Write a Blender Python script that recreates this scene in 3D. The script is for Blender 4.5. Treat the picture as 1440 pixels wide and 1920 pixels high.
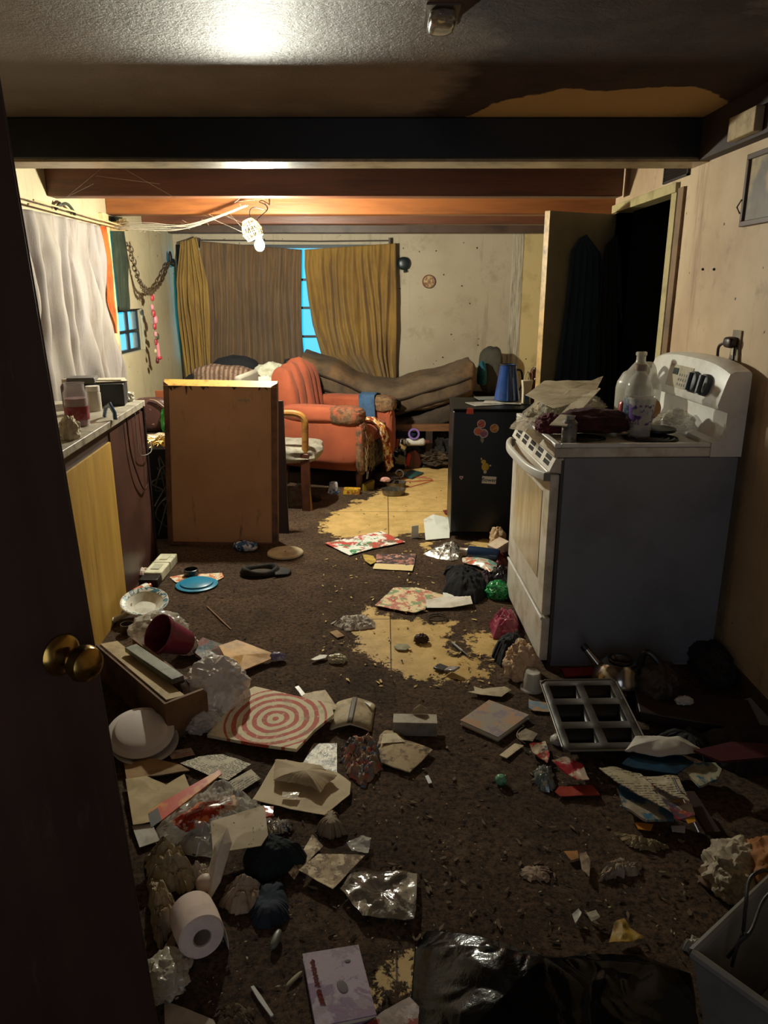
import bpy, bmesh, math, random
from mathutils import Vector, Matrix, noise

S = bpy.context.scene
COL = S.collection
for o in list(bpy.data.objects): bpy.data.objects.remove(o)

# ------------------------------------------------------------------ camera, world, light, exposure
CAM_H = 1.52; F = 1400.0; TH = math.radians(16.5)
cd = bpy.data.cameras.new('camera'); cam = bpy.data.objects.new('camera', cd); COL.objects.link(cam)
cd.sensor_fit = 'VERTICAL'; cd.sensor_height = 24; cd.lens = 24 * F / 1920; cd.clip_start = .05
cam.location = (0, 0, CAM_H); cam.rotation_euler = (math.pi / 2 - TH, 0, 0)
S.camera = cam
BULB = Vector((-.77, 4.90, 1.80))
BULB_STRENGTH = 1900.0
w = bpy.data.worlds.new('world'); S.world = w; w.use_nodes = True
w.node_tree.nodes['Background'].inputs[0].default_value = (.012, .36, .62, 1)
w.node_tree.nodes['Background'].inputs[1].default_value = 1.0
dl = bpy.data.lights.new('doorway_fill', 'AREA'); dl.shape = 'RECTANGLE'; dl.size = .9; dl.size_y = 1.7  # cool fill inside the closed front wall, standing in for the unseen doorway
dl.energy = 2.8; dl.color = (.78, .86, 1.0)
dlo = bpy.data.objects.new('doorway_fill', dl); COL.objects.link(dlo)
dlo.location = (.1, -.95, 1.15); dlo.rotation_euler = (math.pi / 2, 0, 0)
vs = S.view_settings
vs.view_transform = 'Standard'; vs.look = 'None'; vs.exposure = 1.25; vs.gamma = 1; vs.use_curve_mapping = False

cT, sT = math.cos(TH), math.sin(TH)
def ray(u, v):
    a = (u - 720) / F; b = (960 - v) / F
    return Vector((a, cT + b * sT, -sT + b * cT))
def at(u, v, z=0.0):
    d = ray(u, v); t = (z - CAM_H) / d.z
    return Vector((d.x * t, d.y * t, z))
def atY(u, v, Y):
    d = ray(u, v); t = Y / d.y
    return Vector((d.x * t, Y, CAM_H + d.z * t))
def atX(u, v, X):
    d = ray(u, v); t = X / d.x
    return Vector((X, d.y * t, CAM_H + d.z * t))
R = math.radians

# ------------------------------------------------------------------ materials
GAIN = [1.0]
def lin(c):
    if isinstance(c, str):
        c = [int(c[i:i + 2], 16) / 255 for i in (0, 2, 4)]
    return tuple(min(.86, GAIN[0] * ((x / 12.92) if x <= .04045 else ((x + .055) / 1.055) ** 2.4)) for x in c[:3]) + (1,)
MC = {}
class NT:
    def __init__(s, name):
        s.m = bpy.data.materials.new(name); s.m.use_nodes = True
        s.t = s.m.node_tree; s.b = s.t.nodes['Principled BSDF']; s.tc = s.n('ShaderNodeTexCoord')
    def n(s, k, **kw):
        x = s.t.nodes.new(k)
        for a, b in kw.items(): setattr(x, a, b)
        return x
    def l(s, a, b): s.t.links.new(a, b)
    def noise(s, scale, detail=6, rough=.6, vec=None, dist=0.0):
        x = s.n('ShaderNodeTexNoise'); x.inputs['Scale'].default_value = scale
        x.inputs['Detail'].default_value = detail; x.inputs['Roughness'].default_value = rough
        x.inputs['Distortion'].default_value = dist
        s.l(vec or s.tc.outputs['Object'], x.inputs['Vector']); return x.outputs['Fac']
    def mapping(s, scale=(1, 1, 1), rot=(0, 0, 0), loc=(0, 0, 0)):
        x = s.n('ShaderNodeMapping'); x.inputs['Scale'].default_value = scale
        x.inputs['Rotation'].default_value = rot; x.inputs['Location'].default_value = loc
        s.l(s.tc.outputs['Object'], x.inputs['Vector']); return x.outputs['Vector']
    def ramp(s, fac, a, b):
        x = s.n('ShaderNodeMapRange'); x.inputs[1].default_value = a; x.inputs[2].default_value = b
        s.l(fac, x.inputs[0]); return x.outputs[0]
    def mix(s, fac, c1, c2):
        x = s.n('ShaderNodeMix', data_type='RGBA')
        if isinstance(fac, (int, float)): x.inputs[0].default_value = fac
        else: s.l(fac, x.inputs[0])
        for i, c in ((6, c1), (7, c2)):
            if isinstance(c, (tuple, str)): x.inputs[i].default_value = lin(c)
            else: s.l(c, x.inputs[i])
        return x.outputs[2]
    def math(s, op, a, b=None, c=None):
        x = s.n('ShaderNodeMath', operation=op)
        for i, v in enumerate((a, b, c)):
            if v is None: continue
            if isinstance(v, (int, float)): x.inputs[i].default_value = v
            else: s.l(v, x.inputs[i])
        return x.outputs[0]
    def bump(s, h, strength, dist=.01):
        x = s.n('ShaderNodeBump'); x.inputs['Strength'].default_value = strength; x.inputs['Distance'].default_value = dist
        s.l(h, x.inputs['Height']); s.l(x.outputs[0], s.b.inputs['Normal'])
    def col(s, c):
        if isinstance(c, (tuple, str)): s.b.inputs['Base Color'].default_value = lin(c)
        else: s.l(c, s.b.inputs['Base Color'])
    def set(s, **kw):
        for k, v in kw.items(): s.b.inputs[k.replace('_', ' ')].default_value = v

def mat(c, rough=.7, dirt=None, dscale=12, damt=(.45, .7), metal=0, alpha=1, bump=0, bscale=80, coat=0, spec=.5,
        emit=0, trans=0, stretch=None, sss=0, sheen=0, two=None, twoscale=5, twor=(.48, .54)):
    key = (c, rough, dirt, dscale, damt, metal, alpha, bump, bscale, coat, spec, emit, trans, stretch, sheen, two, twoscale, twor)
    if key in MC: return MC[key]
    n = NT('material_%d' % len(MC))
    vec = n.mapping(stretch) if stretch else None
    base = c
    if two: base = n.mix(n.ramp(n.noise(twoscale, 3, .5, vec), *twor), c, two)
    if dirt: base = n.mix(n.ramp(n.noise(dscale, 8, .65, vec), *damt), base, dirt)
    n.col(base)
    n.set(Roughness=rough, Metallic=metal, Alpha=alpha)
    n.b.inputs['Specular IOR Level'].default_value = spec
    n.b.inputs['Coat Weight'].default_value = coat
    n.b.inputs['Sheen Weight'].default_value = sheen
    if trans: n.b.inputs['Transmission Weight'].default_value = trans
    if bump: n.bump(n.noise(bscale, 5, .6, vec), bump)
    if emit:
        n.b.inputs['Emission Color'].default_value = lin(c); n.b.inputs['Emission Strength'].default_value = emit
    MC[key] = n.m; return n.m

def print_mat(paper, ink, kind='text', rough=.7, ink2=None, ink3=None, scale=1.0, dirt='5a4630', amt=(.5, .75)):
    key = (paper, ink, kind, rough, ink2, ink3, scale, dirt, amt)
    if key in MC: return MC[key]
    n = NT('printed_%d' % len(MC))
    if kind == 'text':
        v = n.mapping((1, 1, 0))
        wv = n.n('ShaderNodeTexWave', bands_direction='Y'); wv.inputs['Scale'].default_value = 38 * scale
        n.l(v, wv.inputs['Vector'])
        words = n.noise(1, 2, .5, n.mapping((160 * scale, 60 * scale, 0)))
        para = n.noise(9 * scale, 1, .5, n.mapping((1, 1.6, 0)))
        f = n.math('MULTIPLY', n.ramp(wv.outputs['Fac'], .55, .62), n.ramp(words, .44, .5))
        f = n.math('MULTIPLY', f, n.ramp(para, .40, .44))
        base = n.mix(f, paper, ink)
    elif kind == 'rings':
        ln = n.n('ShaderNodeVectorMath', operation='LENGTH'); n.l(n.mapping((1, 1.0, 0)), ln.inputs[0])
        wob = n.math('MULTIPLY', n.noise(22, 3), .012)
        s_ = n.math('SINE', n.math('MULTIPLY', n.math('ADD', ln.outputs['Value'], wob), 2 * math.pi / .0365))
        inside = n.math('LESS_THAN', ln.outputs['Value'], .185)
        f = n.math('MULTIPLY', n.math('GREATER_THAN', s_, .05), inside)
        f = n.math('MULTIPLY', f, n.ramp(n.noise(60, 5), .3, .42))
        base = n.mix(f, paper, ink)
    else:
        v1 = n.noise(9 * scale, 6, .7, dist=.3); v2 = n.noise(12 * scale, 6, .7, n.mapping(loc=(3, 7, 1)), dist=.4)
        base = n.mix(n.ramp(v1, .5, .54), paper, ink)
        if ink2: base = n.mix(n.ramp(v2, .54, .57), base, ink2)
        if ink3: base = n.mix(n.ramp(n.noise(10 * scale, 5, .7, n.mapping(loc=(9, 2, 4)), dist=.3), .57, .6), base, ink3)
    if dirt: base = n.mix(n.ramp(n.noise(16, 8, .7, n.mapping(loc=(1, 5, 2))), *amt), base, dirt)
    n.col(base); n.set(Roughness=rough); n.bump(n.noise(70, 4), .15)
    MC[key] = n.m; return n.m

# ------------------------------------------------------------------ mesh builder
class B:
    def __init__(s): s.bm = bmesh.new()
    def faces(s, vs, fs):
        vv = [s.bm.verts.new(v) for v in vs]
        for f in fs:
            try: s.bm.faces.new([vv[i] for i in f])
            except ValueError: pass
        return s
    def box(s, c, d, rot=None):
        hx, hy, hz = d[0] / 2, d[1] / 2, d[2] / 2
        vs = [Vector((x * hx, y * hy, z * hz)) for x in (-1, 1) for y in (-1, 1) for z in (-1, 1)]
        if rot: vs = [rot @ v for v in vs]
        vs = [v + Vector(c) for v in vs]
        return s.faces(vs, [(0, 1, 3, 2), (4, 6, 7, 5), (0, 4, 5, 1), (2, 3, 7, 6), (0, 2, 6, 4), (1, 5, 7, 3)])
    def span(s, x0, x1, y0, y1, z0, z1):
        return s.box(((x0 + x1) / 2, (y0 + y1) / 2, (z0 + z1) / 2), (abs(x1 - x0), abs(y1 - y0), abs(z1 - z0)))
    def lathe(s, prof, n=28, c=(0, 0, 0), rot=None, sx=1, sy=1):
        c = Vector(c); vs = []; fs = []
        for r, z in prof:
            for k in range(n):
                a = 2 * math.pi * k / n
                v = Vector((r * sx * math.cos(a), r * sy * math.sin(a), z))
                if rot: v = rot @ v
                vs.append(v + c)
        m = len(prof)
        for i in range(m - 1):
            for k in range(n):
                fs.append((i * n + k, i * n + (k + 1) % n, (i + 1) * n + (k + 1) % n, (i + 1) * n + k))
        ring = len(prof) > 2 and prof[0][0] > 1e-4 and prof[-1][0] > 1e-4
        if prof[0][0] > 1e-4 and not ring: fs.append(tuple(range(n - 1, -1, -1)))
        if prof[-1][0] > 1e-4 and not ring: fs.append(tuple((m - 1) * n + k for k in range(n)))
        s.faces(vs, fs); bmesh.ops.remove_doubles(s.bm, verts=s.bm.verts, dist=1e-5); return s
    def cyl(s, p0, p1, r0, r1=None, n=16):
        p0 = Vector(p0); p1 = Vector(p1); d = p1 - p0
        q = Vector((0, 0, 1)).rotation_difference(d).to_matrix()
        return s.lathe([(r0, 0), (r1 if r1 is not None else r0, d.length)], n, p0, q)
    def tube(s, pts, r, n=8):
        pts = [Vector(p) for p in pts]; vs = []; fs = []; up = Vector((0, 0, 1))
        for i, p in enumerate(pts):
            d = (pts[min(i + 1, len(pts) - 1)] - pts[max(i - 1, 0)]).normalized()
            a = d.cross(up)
            if a.length < .05: a = d.cross(Vector((1, 0, 0)))
            a.normalize(); b = d.cross(a)
            rr = r(i / (len(pts) - 1)) if callable(r) else r
            for k in range(n):
                t = 2 * math.pi * k / n; vs.append(p + a * math.cos(t) * rr + b * math.sin(t) * rr)
        for i in range(len(pts) - 1):
            for k in range(n): fs.append((i * n + k, i * n + (k + 1) % n, (i + 1) * n + (k + 1) % n, (i + 1) * n + k))
        fs.append(tuple(range(n))[::-1]); fs.append(tuple((len(pts) - 1) * n + k for k in range(n)))
        return s.faces(vs, fs)
    def prism(s, poly, h0, h1, axis='z'):
        def P(x, y, h): return {'z': (x, y, h), 'y': (x, h, y), 'x': (h, x, y)}[axis]
        n = len(poly); vs = [P(x, y, h0) for x, y in poly] + [P(x, y, h1) for x, y in poly]
        fs = [tuple(range(n))[::-1], tuple(range(n, 2 * n))] + [(i, (i + 1) % n, n + (i + 1) % n, n + i) for i in range(n)]
        return s.faces(vs, fs)
    def grid(s, fn, nu, nv, closed=False):
        vs = [fn(i / nu, j / nv) for i in range(nu + 1) for j in range(nv + 1)]
        fs = [(i * (nv + 1) + j, (i + 1) * (nv + 1) + j, (i + 1) * (nv + 1) + j + 1, i * (nv + 1) + j + 1) for i in range(nu) for j in range(nv)]
        return s.faces(vs, fs)
    def pad(s, c, d, e=4.0, amp=0, fs=4, seed=0, rot=None, n=10, bend=None):
        # soft rounded block: a subdivided cube pushed to a superellipsoid
        b = bmesh.new(); bmesh.ops.create_cube(b, size=2)
        bmesh.ops.subdivide_edges(b, edges=b.edges, cuts=n, use_grid_fill=True)
        me = {}
        for v in b.verts:
            p = v.co; k = (abs(p.x) ** e + abs(p.y) ** e + abs(p.z) ** e) ** (1 / e)
            q = p / k
            if amp: q = q * (1 + amp * noise.noise(p * fs * .5 + Vector((seed * 7.1, seed * 3.3, seed))))
            q = Vector((q.x * d[0] / 2, q.y * d[1] / 2, q.z * d[2] / 2))
            if bend: q = bend(q)
            if rot: q = rot @ q
            me[v] = s.bm.verts.new(q + Vector(c))
        for f in b.faces: s.bm.faces.new([me[v] for v in f.verts])
        b.free(); return s
    def build(s, name, m, parent=None, smooth=35, bevel=0, loc=None, rotz=0, solid=0):
        bmesh.ops.recalc_face_normals(s.bm, faces=s.bm.faces)
        me = bpy.data.meshes.new(name)
        if loc is not None:
            M_ = Matrix.Rotation(-rotz, 4, 'Z') @ Matrix.Translation(-Vector(loc))
            bmesh.ops.transform(s.bm, matrix=M_, verts=s.bm.verts)
        s.bm.to_mesh(me); s.bm.free(); me.materials.append(m)
        for p in me.polygons: p.use_smooth = True
        me.set_sharp_from_angle(angle=R(smooth))
        o = bpy.data.objects.new(name, me); COL.objects.link(o)
        if loc is not None: o.location = loc; o.rotation_euler = (0, 0, rotz)
        if parent: o.parent = parent
        if solid:
            md = o.modifiers.new('solid', 'SOLIDIFY'); md.thickness = solid; md.offset = 0
        if bevel:
            md = o.modifiers.new('bevel', 'BEVEL'); md.width = bevel; md.segments = 2; md.limit_method = 'ANGLE'; md.angle_limit = R(40)
        return o

def tag(o, label=None, cat=None, group=None, kind=None):
    if label: o['label'] = label
    if cat: o['category'] = cat
    if group: o['group'] = group
    if kind: o['kind'] = kind
    return o
def thing(name, label, cat, loc=(0, 0, 0), rotz=0, group=None, rot=None):
    o = bpy.data.objects.new(name, None); COL.objects.link(o); o.location = loc
    o.rotation_euler = rot if rot else (0, 0, rotz); o.empty_display_size = .05
    return tag(o, label, cat, group)
def struct(name, b, m, parent=None, **k):
    o = b.build(name, m, parent, **k)
    if not parent: o['kind'] = 'structure'
    return o

def ridged(p, oct=3):
    s_ = 0; a = 1; t = 0
    for i in range(oct):
        s_ += a * (1 - 2 * abs(noise.noise(p))); t += a; a *= .5; p = p * 2.03 + Vector((3.1, 1.7, 9.2))
    return s_ / t

def vor(p):
    d = noise.voronoi(p)[0]; return min(1.0, (d[1] - d[0]) * 1.7)
def crumple(p):
    q = p + Vector((noise.noise(p * .7), noise.noise(p * .7 + Vector((5, 0, 0))), noise.noise(p * .7 + Vector((0, 5, 0))))) * .5
    return .58 * vor(q) + .28 * vor(q * 2.1 + Vector((3, 1, 7))) + .14 * vor(q * 4.3 + Vector((1, 8, 2)))

def outline_mesh(pts, z0=0.006, th=.001, amp=.003, fs=12, dome=0, p=2.0, seed=0, per=9, rings=9, solid_base=False,
                 jag=0, zs=None, fold=None, style=None):
    """a sheet or a heap bounded by an outline (world points): returns builder, origin, angle"""
    n = len(pts); c = Vector((sum(q.x for q in pts) / n, sum(q.y for q in pts) / n, 0))
    e = pts[1] - pts[0]; ang = math.atan2(e.y, e.x)
    bd = []
    zc = sum(zs) / n if zs else 0
    for i in range(n):
        a, b = pts[i], pts[(i + 1) % n]
        for k in range(per):
            t = k / per; q = a.lerp(b, t); q.z = (zs[i] * (1 - t) + zs[(i + 1) % n] * t) if zs else 0
            if jag and k:
                q = q + Vector((noise.noise(Vector((i * 9 + k * .6, seed, 0))), noise.noise(Vector((seed, i * 9 + k * .6, 4))), 0)) * jag
            bd.append(q)
    N = len(bd); sd = Vector((seed * 13.7, seed * 5.1, seed * 2.3))
    def top(q, s):
        h = dome * (1 - s ** p)
        if style:
            P3 = Vector((q.x, q.y, 0)) * fs * (1.25 if style == 'paper' else 1.3) + sd
            cr = crumple(P3) if style == 'paper' else .5 * ridged(P3, 4) + .5
            return h * (.65 + .35 * cr) + amp * .6 * cr * (1 - s ** 6)
        if amp: h += amp * (ridged(Vector((q.x, q.y, 0)) * fs + sd) * .5 + .5) * (1 if not solid_base else (1 - s ** 6))
        if fold: h += fold(q, s)
        return h
    vs = []; fs_ = []
    for layer in (0, 1):
        h = zc + z0 + top(c, 0)
        if layer == 0: vs.append(Vector((c.x, c.y, h + th)))
        else: vs.append(Vector((c.x, c.y, z0 if solid_base else h)))
        for r in range(1, rings + 1):
            s_ = (r / rings) ** .8
            for q in bd:
                x = c.x + (q.x - c.x) * s_; y = c.y + (q.y - c.y) * s_; zz = zc + (q.z - zc) * s_
                h = z0 + zz + top(Vector((x, y, 0)), s_)
                vs.append(Vector((x, y, (h + th) if layer == 0 else (z0 if solid_base else h))))
    off = 1 + rings * N
    for layer in (0, 1):
        o = layer * off
        for k in range(N): fs_.append((o, o + 1 + k, o + 1 + (k + 1) % N))
        for r in range(rings - 1):
            for k in range(N):
                a = o + 1 + r * N
                fs_.append((a + k, a + N + k, a + N + (k + 1) % N, a + (k + 1) % N))
    a = 1 + (rings - 1) * N
    for k in range(N): fs_.append((a + k, a + (k + 1) % N, off + a + (k + 1) % N, off + a + k))
    b = B(); b.faces(vs, fs_)
    return b, c + Vector((0, 0, z0)), ang
SEED = [0]
def sheet(name, label, cat, px, m, z0=.006, parent=None, group=None, smooth=50, zpx=None, **k):
    """thin thing lying about at height z0; px = outline in the photo's pixels on that height"""
    SEED[0] += 1
    pts = [at(u, v, zpx if zpx is not None else z0) for u, v in px]
    k.setdefault('seed', SEED[0])
    b, c, ang = outline_mesh(pts, z0=z0, **k)
    o = b.build(name, m, parent, smooth=smooth, loc=c, rotz=ang)
    if not parent: tag(o, label, cat, group)
    return o
def heap(name, label, cat, px, m, h=.05, amp=.03, fs=14, smooth=60, p=2.6, z0=.004, per=12, rings=24, zpx=None, **k):
    k.setdefault('style', 'cloth' if smooth >= 60 and name not in ('crumpled_paper',) else 'paper'); k.setdefault('jag', .014); h *= .72
    return sheet(name, label, cat, px, m, z0=z0, th=.001, amp=amp, fs=fs, dome=h, p=p, solid_base=True, per=per, rings=rings,
                 smooth=smooth, zpx=(h * .35 if zpx is None else zpx), **k)
def wad(name, label, cat, c, d, m, amp=.35, fs=2.2, seed=0, sub=5, smooth=30, parent=None, rot=None, sink=.55):
    """crumpled lump resting with its flattened underside at c.z"""
    bm = bmesh.new(); bmesh.ops.create_icosphere(bm, subdivisions=sub, radius=1)
    sd = Vector((seed * 3.7, seed * 1.9, seed * 7.7))
    for v in bm.verts:
        p = v.co.copy()
        if smooth <= 30: r = 1 + amp * .75 * (crumple(p * fs * .8 + sd) - .45) + amp * .5 * ridged(p * fs * .6 + sd, 2)
        else: r = 1 + amp * (ridged(p * fs + sd, 4) - .3)
        q = p * r
        q.z = max(q.z, -sink)
        v.co = Vector((q.x * d[0] / 2, q.y * d[1] / 2, (q.z + sink) * d[2] / (1 + sink)))
        if rot: v.co = Matrix.Rotation(rot, 3, 'Z') @ v.co
    b = B(); b.bm.free(); b.bm = bm
    bmesh.ops.translate(bm, verts=bm.verts, vec=Vector(c))
    o = b.build(name, m, parent, smooth=smooth, loc=Vector(c))
    if parent is None: tag(o, label, cat)
    return o
def drape(name, label, cat, left, right, m, folds=12, depth=.02, nu=120, nv=40, seed=0, parent=None, plane='y', base=0, pinch=.4, th=.003, flip=1):
    """hanging cloth between a left and a right edge (functions of 0..1 from top to bottom -> (a, z))"""
    def fn(i, j):
        a0, z0 = left(j); a1, z1 = right(j)
        x = a0 + (a1 - a0) * i; z = z0 + (z1 - z0) * i
        ph = i * folds + .9 * noise.noise(Vector((i * 5, j * 1.3, seed))) 
        d = math.sin(ph * 2 * math.pi) * depth * (pinch + (1 - pinch) * min(1, j * 2)) + depth * 1.1 * noise.noise(Vector((i * folds * .8, j * 3, seed + 5)))
        d += depth * .5 * noise.noise(Vector((i * folds * 2.5, j * 6, seed + 9)))
        return Vector((x, base + d * flip, z)) if plane == 'y' else Vector((base + d * flip, x, z))
    b = B().grid(fn, nu, nv)
    o = b.build(name, m, parent, smooth=180, solid=th)
    if parent is None: tag(o, label, cat)
    return o
def poly_fn(pts):
    """piecewise-linear edge: pts = [(a, z)...] top to bottom"""
    n = len(pts) - 1
    def f(t):
        k = min(int(t * n), n - 1); q = t * n - k
        return (pts[k][0] * (1 - q) + pts[k + 1][0] * q, pts[k][1] * (1 - q) + pts[k + 1][1] * q)
    return f
def curve_pts(pts, n=8):
    pts = [Vector(p) for p in pts]; out = []
    for i in range(len(pts) - 1):
        p0 = pts[max(i - 1, 0)]; p1 = pts[i]; p2 = pts[i + 1]; p3 = pts[min(i + 2, len(pts) - 1)]
        for k in range(n):
            t = k / n
            out.append(.5 * ((2 * p1) + (p2 - p0) * t + (2 * p0 - 5 * p1 + 4 * p2 - p3) * t * t + (3 * p1 - p0 - 3 * p2 + p3) * t ** 3))
    out.append(pts[-1]); return out
def rx(a): return Matrix.Rotation(a, 3, 'X')
def ry(a): return Matrix.Rotation(a, 3, 'Y')
def rz(a): return Matrix.Rotation(a, 3, 'Z')

def sdist(p, poly):
    ins = False; best = 9; n = len(poly)
    for i in range(n):
        a, b = poly[i], poly[(i + 1) % n]
        if (a[1] > p[1]) != (b[1] > p[1]) and p[0] < (b[0] - a[0]) * (p[1] - a[1]) / (b[1] - a[1]) + a[0]: ins = not ins
        dx, dy = b[0] - a[0], b[1] - a[1]
        t = max(0, min(1, ((p[0] - a[0]) * dx + (p[1] - a[1]) * dy) / (dx * dx + dy * dy + 1e-12)))
        best = min(best, math.hypot(p[0] - a[0] - dx * t, p[1] - a[1] - dy * t))
    return best if ins else -best

# ================================================================== THE ROOM
XL, XR, XR2, YB, YF, HC = -1.95, 1.42, 1.8, 7.32, -1.05, 2.235
BZ = 2.06
# floor: worn carpet over yellow vinyl; 'bare' = signed distance into the patches where the carpet is gone
bare = [[(598, 992), (612, 975), (640, 955), (672, 938), (700, 932), (722, 905), (740, 870), (800, 845), (850, 838), (900, 850), (900, 960), (850, 1000), (800, 1000), (765, 1004), (720, 1003), (690, 1012), (650, 1010), (625, 1005)],
        [(658, 1215), (672, 1178), (684, 1140), (700, 1142), (722, 1155), (760, 1162), (800, 1165), (850, 1168), (852, 1180), (830, 1198), (850, 1225), (885, 1232), (912, 1240), (905, 1268), (880, 1278), (848, 1272), (800, 1276), (768, 1268), (742, 1258), (715, 1240), (700, 1228)],
        [(880, 1222), (882, 1190), (905, 1182), (950, 1190), (970, 1215), (930, 1232)],
        [(694, 1826), (730, 1815), (768, 1800), (772, 1850), (722, 1856), (702, 1885)],
        [(880, 1018), (905, 1010), (960, 1030), (930, 1042)],
        [(790, 1022), (812, 1012), (800, 1030)]]
barew = [[tuple(at(u, v, 0).xy) for u, v in pl] for pl in bare]
nx, ny = 150, 380
b = B(); fx = lambda i: -2.1 + 4.2 * i
def ffloor(i, j):
    y = YF - .1 + (YB - YF + .2) * (j ** 1.3)
    x = -2.1 + 4.8 * i
    d = max(sdist((x, y), q) for q in barew)
    lump = 0
    if d < 0: lump = min(1, -d * 12) * (.0045 * (noise.noise(Vector((x * 9, y * 9, 1))) + .6) + .003 * noise.noise(Vector((x * 30, y * 22, 4))))
    return Vector((x, y, max(0, lump)))
b.grid(ffloor, nx, ny)
n = NT('worn_carpet_and_vinyl')
at_ = n.n('ShaderNodeAttribute', attribute_name='bare')
edge = n.math('ADD', at_.outputs['Fac'], n.math('MULTIPLY', n.math('SUBTRACT', n.noise(10, 9, .75), .5), .42))
mask = n.ramp(edge, -.004, .004)
car = n.mix(n.ramp(n.noise(3.2, 6, .7), .35, .65), '58422f', '806248')
car = n.mix(n.ramp(n.noise(60, 6, .8), .42, .62), car, '2c2118')
car = n.mix(n.ramp(n.noise(11, 8, .75, n.mapping(loc=(4, 4, 0))), .55, .72), car, '7c6750')
car = n.mix(n.ramp(n.noise(150, 3, .8, n.mapping(loc=(1, 2, 0))), .70, .74), car, 'a08c68')
vin = n.mix(n.ramp(n.noise(7, 8, .7), .4, .75), 'dcb877', 'a98748')
vin = n.mix(n.ramp(n.noise(45, 6, .75, n.mapping(loc=(3, 1, 0))), .6, .68), vin, '7a5a2c')
br = n.n('ShaderNodeTexBrick'); br.offset = 0; br.inputs['Scale'].default_value = 1; br.inputs['Mortar Size'].default_value = .003
br.inputs['Brick Width'].default_value = .915; br.inputs['Row Height'].default_value = .915; br.inputs['Mortar Smooth'].default_value = .1
n.l(n.mapping(loc=(-.03, .35, 0)), br.inputs['Vector'])
vin = n.mix(br.outputs['Fac'], vin, '5b421f')
n.col(n.mix(mask, car, vin))
n.l(n.math('SUBTRACT', .92, n.math('MULTIPLY', mask, .45)), n.b.inputs['Roughness'])
n.b.inputs['Specular IOR Level'].default_value = .3
hh = n.math('ADD', n.math('MULTIPLY', n.noise(130, 6, .8), .7), n.math('MULTIPLY', n.noise(22, 6, .7), 1.6))
n.bump(n.math('MULTIPLY', hh, n.math('SUBTRACT', 1.02, mask)), .95, .016)
fl = struct('floor', b, n.m, smooth=180)
at2 = fl.data.attributes.new('bare', 'FLOAT', 'POINT')
for i_, v in enumerate(fl.data.vertices): at2.data[i_].value = max(sdist((v.co.x, v.co.y), q) for q in barew)

# ceiling
peel = [[(868, 220), (925, 192), (1010, 176), (1060, 166), (1130, 172), (1200, 164), (1262, 160), (1330, 164), (1372, 190), (1345, 222), (1200, 228), (1000, 228)]]
peelw = [[tuple(at(u, v, HC).xy) for u, v in pl] for pl in peel]
stainw = [tuple(at(u, v, HC).xy) for u, v in [(800, 224), (862, 150), (900, 60), (910, -300), (1500, -300), (1500, 250), (1300, 300), (850, 250)]]
b = B(); b.grid(lambda i, j: Vector((-2.1 + 4.8 * i, YF - .1 + (YB - YF + .2) * j, HC)), 90, 200)
n = NT('sooty_ceiling_paint')
a1 = n.n('ShaderNodeAttribute', attribute_name='peel'); a2 = n.n('ShaderNodeAttribute', attribute_name='stain')
pm = n.ramp(n.math('ADD', a1.outputs['Fac'], n.math('MULTIPLY', n.math('SUBTRACT', n.noise(6, 6, .6), .5), .12)), -.004, .006)
sm = n.ramp(n.math('ADD', a2.outputs['Fac'], n.math('MULTIPLY', n.math('SUBTRACT', n.noise(3, 6, .6), .5), .5)), -.1, .06)
base = n.mix(n.ramp(n.noise(2.5, 5, .6), .35, .7), '8d7a6c', '6c5a4e')
base = n.mix(sm, base, n.mix(n.ramp(n.noise(5, 6, .6), .4, .6), '45312a', '33241f'))
base = n.mix(pm, base, 'b9935c')
n.col(base); n.b.inputs['Specular IOR Level'].default_value = .32
n.l(n.math('ADD', .42, n.math('MULTIPLY', n.math('MAXIMUM', sm, pm), .45)), n.b.inputs['Roughness'])
n.bump(n.math('ADD', n.noise(70, 5, .7), n.math('MULTIPLY', n.noise(8, 3), .9)), .7, .009)
ce = struct('ceiling', b, n.m, smooth=180)
aa = ce.data.attributes.new('peel', 'FLOAT', 'POINT'); ab = ce.data.attributes.new('stain', 'FLOAT', 'POINT')
for i_, v in enumerate(ce.data.vertices):
    aa.data[i_].value = max(sdist((v.co.x, v.co.y), q) for q in peelw); ab.data[i_].value = sdist((v.co.x, v.co.y), stainw)

def wallmat(c1, c2, dirt, drip='6b4f33', seed=0):
    n = NT('stained_wall_paint')
    base = n.mix(n.ramp(n.noise(1.7, 5, .6, n.mapping(loc=(seed, 0, 0))), .35, .7), c1, c2)
    base = n.mix(n.ramp(n.noise(1.0, 7, .7, n.mapping((9, 9, .8), loc=(seed, 1, 0))), .56, .8), base, drip)
    base = n.mix(n.ramp(n.noise(5, 9, .75, n.mapping(loc=(seed, 4, 0))), .56, .8), base, dirt)
    base = n.mix(n.ramp(n.noise(26, 2, .4, n.mapping(loc=(seed, 9, 0))), .755, .77), base, '2c2118')
    n.col(base); n.set(Roughness=.62); n.bump(n.noise(40, 5), .12); return n.m
W_L = wallmat('c6b694', 'ae9d7a', 'a08c66', '8f7a55', 1)
W_B = wallmat('beae94', 'ac9b80', '93805f', '7d6a4c', 2)
W_R = wallmat('c8ae8c', 'a88a68', '7a6044', '7a5432', 3)
DARKWD = mat('2a1c18', .55, '171010', 6, stretch=(1, 1, 1))
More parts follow.
